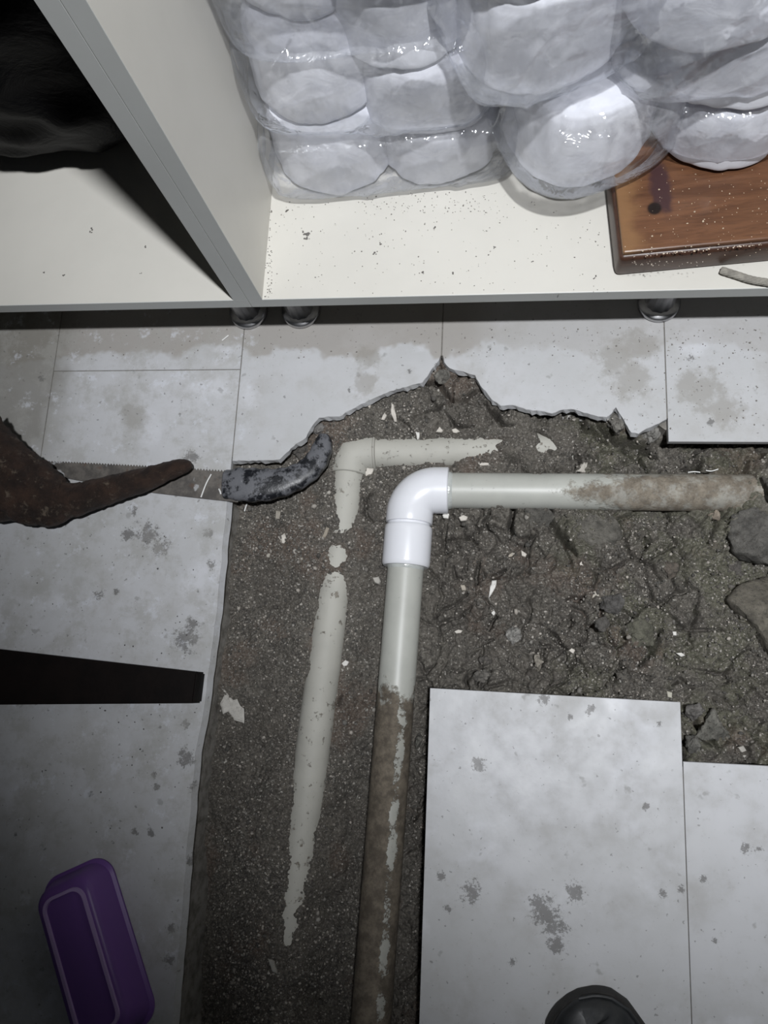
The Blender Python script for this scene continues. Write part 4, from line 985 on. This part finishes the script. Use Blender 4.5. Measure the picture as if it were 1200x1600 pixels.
# ------------------------------------------------------------------ brown digging tool over the saw
def mat_rust():
    t = NT('muddy_brown_iron'); n = t.noise(30, 6, .7); c = t.mix(t.rng(n, .35, .7), (.020, .011, .008), (.058, .031, .020))
    c = t.mix(t.rng(t.noise(55, 6, .8), .55, .68, 0, .85), c, (.17, .135, .10)); c = t.mix(t.rng(t.noise(22, 5, .7), .58, .70, 0, .7), c, (.012, .008, .007))
    return t.end(t.bsdf(c, .62, t.bump(t.noise(60, 8, .8), 1.0, .006)))
M['rust'] = mat_rust()
def loft(name, pts, rx, rz, mat, seg=26, rough=.0, seed=0):
    c = spline(pts, 16); n = len(c); k0 = len(pts) - 1; par = np.linspace(0, k0, n); RX = np.interp(par, range(k0 + 1), rx); RZ = np.interp(par, range(k0 + 1), rz)
    V_, F_ = [], []
    for i, p in enumerate(c):
        a = c[max(i - 1, 0)]; b = c[min(i + 1, n - 1)]; tt = (b - a).normalized(); sd = tt.cross(Vector((0, 0, 1))).normalized(); up = sd.cross(tt)
        for k in range(seg):
            an = 2 * math.pi * k / seg; V_.append(p + sd * math.cos(an) * RX[i] + up * math.sin(an) * RZ[i])
    for i in range(n - 1):
        for k in range(seg): F_.append((i * seg + k, i * seg + (k + 1) % seg, (i + 1) * seg + (k + 1) % seg, (i + 1) * seg + k))
    F_ += [tuple(range(seg))[::-1], tuple((n - 1) * seg + k for k in range(seg))]
    if rough:
        A = np.array([v[:] for v in V_]); nz = fbm(A[:, 0] * 40 + seed, A[:, 1] * 40, A[:, 2] * 40, 4, seed); ctr = np.repeat(np.array([q[:] for q in c]), seg, 0)
        d = A - ctr; nf = fbm(A[:, 0] * 150 + seed, A[:, 1] * 150, A[:, 2] * 150, 3, seed + 4); A = ctr + d * (1 + rough * nz + .05 * nf)[:, None]; V_ = [tuple(q) for q in A]
    return mesh_obj(name, V_, F_, mat, None, True)
tool = empty('digging_tool', (*axy(60, 770), 0)); tag(tool, 'mud caked brown iron digging tool with a blunt tapered prong across the saw', 'tool')
prong = loft('prong', [at(a, b, z) for a, b, z in ((70, 782, .028), (120, 780, .027), (170, 766, .026), (220, 751, .025), (265, 735, .024), (290, 728, .024), (299, 726, .024))], [.026, .0235, .0205, .0175, .0130, .0095, .004], [.02, .018, .016, .014, .011, .009, .004], M['rust'], 26, .06, 3)
head = loft('head', [at(a, b, z) for a, b, z in ((-60, 690, .075), (-15, 728, .060), (25, 755, .045), (60, 775, .034), (90, 788, .028), (118, 790, .022))], [.060, .052, .047, .042, .034, .012], [.03, .032, .032, .028, .022, .008], M['rust'], 40, .07, 5)
hand = loft('shaft', [at(a, b, z) for a, b, z in ((-240, 800, .06), (-120, 797, .05), (-20, 793, .035), (60, 790, .028))], [.022, .022, .021, .019], [.02, .02, .02, .018], M['rust'], 24, .08, 8)
keep(tool, prong, head, hand)

# ------------------------------------------------------------------ dark wooden wedge on the left tile
M['wedge'] = mat_flat('dark_stained_timber', (.006, .0035, .003), .6, .3, 25, .3, 120, **{'Specular IOR Level': .15})
wq = [at(-260, 985, .030), at(308, 1050, .030), at(302, 1099, .030), at(-260, 1103, .030)]
bm = bmesh.new(); tv = [bm.verts.new(v) for v in wq]; bv = [bm.verts.new((v.x, v.y, .0006)) for v in wq]
bm.faces.new(tv); bm.faces.new(bv[::-1])
for i in range(4): bm.faces.new((tv[i], bv[i], bv[(i + 1) % 4], tv[(i + 1) % 4]))
bmesh.ops.bevel(bm, geom=bm.edges[:], offset=.002, segments=2, affect='EDGES')
wedge = bm_obj('timber_wedge', bm, M['wedge']); tag(wedge, 'long dark tapered timber lying on the left tile above the purple tub', 'timber')

# ------------------------------------------------------------------ purple tub, upside down
def mat_purple():
    t = NT('translucent_purple_plastic'); p = t.bsdf((.27, .135, .46), .34, None, 0.0)
    p.inputs['Subsurface Weight'].default_value = .0
    tr = t.n('ShaderNodeBsdfTranslucent'); tr.inputs['Color'].default_value = (.30, .10, .62, 1)
    m = t.n('ShaderNodeMixShader'); m.inputs[0].default_value = .35; t.t.links.new(p.outputs[0], m.inputs[1]); t.t.links.new(tr.outputs[0], m.inputs[2]); return t.end(m)
M['purple'] = mat_purple()
M['purple_rim'] = mat_flat('pale_purple_rim', (.46, .33, .60), .4, .03, 20, .02, 200)
tubc = at(155, 1482, 0); tubrz = math.atan2(*(lambda d: (d.y, d.x))(at(118, 1370, .05) - at(180, 1580, .05))) - math.pi / 2
tub = empty('plastic_tub', (tubc.x, tubc.y, 0), tubrz); tag(tub, 'translucent purple plastic tub turned upside down on the left tile', 'tub')
def rrect(hx, hy, r, z, k=8):
    out = []
    for (sx, sy, a0) in ((1, 1, 0), (-1, 1, 90), (-1, -1, 180), (1, -1, 270)):
        for j in range(k + 1):
            a = math.radians(a0 + 90 * j / k); out.append(Vector((sx * (hx - r) + r * math.cos(a), sy * (hy - r) + r * math.sin(a), z)))
    return out
def rings(name, rs, mat, parent, cap0=False, cap1=True):
    n = len(rs[0]); V_ = [p for r in rs for p in r]; F_ = []
    for i in range(len(rs) - 1):
        for k in range(n): F_.append((i * n + k, i * n + (k + 1) % n, (i + 1) * n + (k + 1) % n, (i + 1) * n + k))
    if cap1: F_.append(tuple((len(rs) - 1) * n + k for k in range(n)))
    o = mesh_obj(name, V_, F_, mat, parent, True); m = o.modifiers.new('thickness', 'SOLIDIFY'); m.thickness = .0015; m.offset = -1
    m = o.modifiers.new('edges', 'EDGE_SPLIT'); m.split_angle = math.radians(50); return o
TX, TY, TH = .045, .098, .044
rings('shell', [rrect(TX + .004, TY + .004, .026, .0008), rrect(TX + .004, TY + .004, .026, .004), rrect(TX, TY, .025, .006), rrect(TX - .003, TY - .003, .024, TH * .5), rrect(TX - .007, TY - .007, .022, TH - .006), rrect(TX - .010, TY - .010, .020, TH - .002), rrect(TX - .016, TY - .016, .016, TH)], M['purple'], tub)
rings('foot_ring', [rrect(TX - .0165, TY - .017, .016, TH - .0005), rrect(TX - .0170, TY - .0175, .0155, TH + .0032), rrect(TX - .0205, TY - .021, .013, TH + .0032), rrect(TX - .021, TY - .0215, .0125, TH - .0002)], M['purple_rim'], tub, cap1=False)

# ------------------------------------------------------------------ shoe
M['leather'] = mat_flat('black_shoe_leather', (.022, .024, .026), .45, .25, 30, .3, 90); M['rubber'] = mat_flat('worn_black_rubber', (.030, .028, .026), .75, .3, 40, .5, 120)
toe = at(899, 1557, .02); heel_dir = Vector((.46, -.88, 0)).normalized()
shoe = empty('shoe', (toe.x, toe.y, 0), math.atan2(-heel_dir.y, -heel_dir.x) - math.pi / 2)    # local +Y points to the toe
tag(shoe, 'toe of a black shoe on the loose tile at the bottom edge', 'shoe')
def outline(s):
    """half widths (left, right) of the sole at distance s from the toe tip, length .285"""
    xs_ = [0, .004, .012, .03, .06, .09, .13, .18, .23, .265, .28, .285]
    l = [.004, .022, .036, .048, .054, .055, .044, .036, .035, .031, .018, .003]; r = [.004, .022, .036, .048, .054, .055, .043, .037, .035, .031, .018, .003]
    return np.interp(s, xs_, l), np.interp(s, xs_, r)
def shoe_ring(grow, z, n=44, zf=None):
    out = []
    for i in range(n): s = .285 * (1 - math.cos(math.pi * i / (n - 1))) / 2; l, r = outline(s); out.append((r * 1 + grow, -s, z))
    for i in range(n - 2, 0, -1): s = .285 * (1 - math.cos(math.pi * i / (n - 1))) / 2; l, r = outline(s); out.append((-l - grow, -s, z))
    return out
def ring_mesh(name, rs, mat, parent, cap0=True, cap1=True):
    n = len(rs[0]); V_ = [p for r in rs for p in r]; F_ = []
    for i in range(len(rs) - 1):
        for k in range(n): F_.append((i * n + k, i * n + (k + 1) % n, (i + 1) * n + (k + 1) % n, (i + 1) * n + k))
    if cap0: F_.append(tuple(range(n))[::-1])
    if cap1: F_.append(tuple((len(rs) - 1) * n + k for k in range(n)))
    return mesh_obj(name, V_, F_, mat, parent, True)
ring_mesh('sole', [shoe_ring(.000, .0005), shoe_ring(.003, .003), shoe_ring(.004, .012), shoe_ring(.004, .022), shoe_ring(.0025, .026), shoe_ring(-.004, .027)], M['rubber'], shoe)
def upper():
    base = shoe_ring(0, 0); rs = []
    hts = lambda s: np.interp(s, [0, .02, .05, .09, .13, .17, .22, .285], [.024, .034, .043, .054, .072, .088, .086, .080])
    for q in (0, .25, .5, .7, .85, .95, 1.0):
        f = math.sqrt(max(0, 1 - q ** 2.2)) if q < 1 else .0
        r = []
        for (x, y, z) in base: s = -y; r.append((x * (.96 * f + .02), y if s > .02 or q == 0 else y - (1 - f) * .015, .025 + (hts(s) - .012) * q))
        rs.append(r)
    return rs
ring_mesh('upper', upper(), M['leather'], shoe)
st_ = [(x, y, .030) for x, y, z in shoe_ring(-.001, 0)]
tube('welt', [Vector(p) for p in st_[:40]] , .002, M['leather'], shoe, 8)

# ------------------------------------------------------------------ slivers of plastic, and water glints modelled as slivers
M['swarf_glint'] = mat_flat('plastic_swarf_and_glint', (.82, .82, .80), .5, .05, 50, .1, 200)  # also colours the strips that stand for water glints
def sliver(pxs, z, r, label):
    o = tube('sliver_glint', spline([at(a, b, z + dz) for a, b, dz in pxs], 5), r, M['swarf_glint'], None, 6); tag(o, label, 'sliver', 'white plastic slivers'); return o
sliver([(330, 741, .001), (322, 756, .002), (314, 777, .001)], ZK + .001, .0010, 'long white plastic sliver lying across the saw blade')
sliver([(342, 764, 0), (344, 768, .001), (345, 772, 0)], ZK + .001, .0011, 'short white sliver near the saw handle end of the blade')
z_ = on_soil(384, 794).z + .001
sliver([(386, 787, .001), (384, 792, .001), (382, 799, .001)], z_, .0010, 'short white sliver on the soil just below the saw handle')
z_ = on_soil(1085, 736).z + .004
sliver([(1075, 738, .002), (1085, 737, .003), (1094, 738, .002)], -.016, .0007, 'left water glint, modelled as a white sliver, on the back of the muddy pipe')  # a glint of water, built as a white strip
sliver([(1103, 735, .002), (1112, 736, .003), (1122, 733, .002)], -.016, .0007, 'right water glint, modelled as a white sliver, on the back of the muddy pipe')  # second glint of water, likewise a white strip
sliver([(1144, 801, .0), (1155, 801, .0), (1166, 801, .0)], -.034, .0007, 'water glint, modelled as a white sliver, under the far end of the muddy pipe')  # wet glint below the pipe, shaped as a white strip
sliver([(357, 524, 0), (352, 528, .0005), (347, 532, 0)], .0012, .0010, 'white sliver on the tile in front of the left cabinet leg')

# ------------------------------------------------------------------ dust and crumbs on the shelf and board
def crumbs(name, pts, mat, label, cat):
    n = len(pts); q = np.array([p[:3] for p in pts]); s = np.array([p[3] for p in pts])
    sc = s[:, None] * RNG.uniform(.6, 1.4, (n, 3)); jit = RNG.uniform(.7, 1.2, (n, len(IV), 1))
    Vq = IV[None] * jit * sc[:, None, :] * np.array([1, 1, .45]) + q[:, None, :]
    col = np.repeat(np.array([p[4] for p in pts]), len(IV), 0)
    o = np_mesh(name, Vq.reshape(-1, 3), (IF[None] + (np.arange(n) * len(IV))[:, None, None]).reshape(-1, 3), mat, None, False, col)
    tag(o, label, cat, kind='stuff'); return o
R2 = random.Random(5); pts = []
def blob(px, py, n, sp, s, z, col):
    for _ in range(n):
        p = at(px + R2.gauss(0, sp), py + R2.gauss(0, sp), z); pts.append((p.x, p.y, p.z, s * R2.uniform(.5, 1.4), col))
DG = (.16, .15, .14)
blob(477, 366, 14, 3.0, .0016, ZS + .0005, DG); blob(448, 328, 5, 1.5, .0012, ZS + .0005, (.12, .11, .1)); blob(593, 382, 5, 3, .0012, ZS + .0005, DG); blob(585, 395, 4, 2, .001, ZS + .0005, DG)
for _ in range(260):
    py = 315 + 145 * R2.random() ** 1.2; px = R2.uniform(430, 950); p = at(px, py, ZS + .0004); pts.append((p.x, p.y, p.z, R2.uniform(.0003, .0009), (.2, .19, .17) if R2.random() < .7 else (.35, .33, .3)))
for _ in range(120):
    p = at(R2.uniform(560, 790), 300 + R2.random() * 35, ZS + .0004); pts.append((p.x, p.y, p.z, R2.uniform(.0003, .0009), (.2, .19, .17)))
for px, py in ((678, 356), (772, 388), (832, 408), (930, 433), (662, 427), (708, 427), (143, 358), (142, 362), (228, 385), (68, 425), (100, 429), (220, 427), (262, 250)):
    blob(px, py, 3, 1.2, .0011, ZS + .0005, DG)
for _ in range(90):
    p = at(R2.uniform(412, 425), R2.uniform(325, 465), ZS + .0004); pts.append((p.x, p.y, p.z, R2.uniform(.0004, .0011), (.2, .19, .17)))
crumbs('shelf_grit', pts, M['grain'], 'grey crumbs of grit scattered over the cream shelf', 'grit')
pts = []
for _ in range(150):
    p = at(R2.uniform(975, 1200), 262 + R2.random() * 138, ZS + BH + .0004)
    pts.append((p.x, p.y, p.z, R2.uniform(.0003, .0008) if R2.random() < .88 else .0012, (.62, .50, .36)))
for _ in range(60):
    px = R2.uniform(985, 1195); p = at(px, 403 - (px - 970) * .095 + R2.gauss(0, 1.0), ZS + BH + .0002); pts.append((p.x, p.y, p.z, R2.uniform(.0004, .0012), (.72, .60, .48)))
for _ in range(30):
    p = at(R2.uniform(985, 1100), R2.uniform(408, 416), ZS + BH - .004); pts.append((p.x, p.y, p.z, R2.uniform(.0004, .0009), (.55, .48, .4)))
crumbs('sawdust', pts, M['grain'], 'pale sawdust specks on the varnished wooden board', 'sawdust')
pts = []
for _ in range(420):
    if R2.random() < .6: px, py = R2.uniform(100, 1190), R2.uniform(512, 560)
    else: px, py = R2.uniform(940, 1190), R2.uniform(510, 670)
    p = at(px, py, .0003); pts.append((p.x, p.y, p.z, R2.uniform(.0004, .0012), (.20, .185, .165) if R2.random() < .6 else (.5, .48, .44)))
for _ in range(90):
    p = at(R2.uniform(30, 330), R2.uniform(830, 1300), .0003); pts.append((p.x, p.y, p.z, R2.uniform(.0004, .0012), (.09, .085, .08)))
crumbs('floor_grit', pts, M['grain'], 'fine grit strewn over the floor tiles', 'grit')
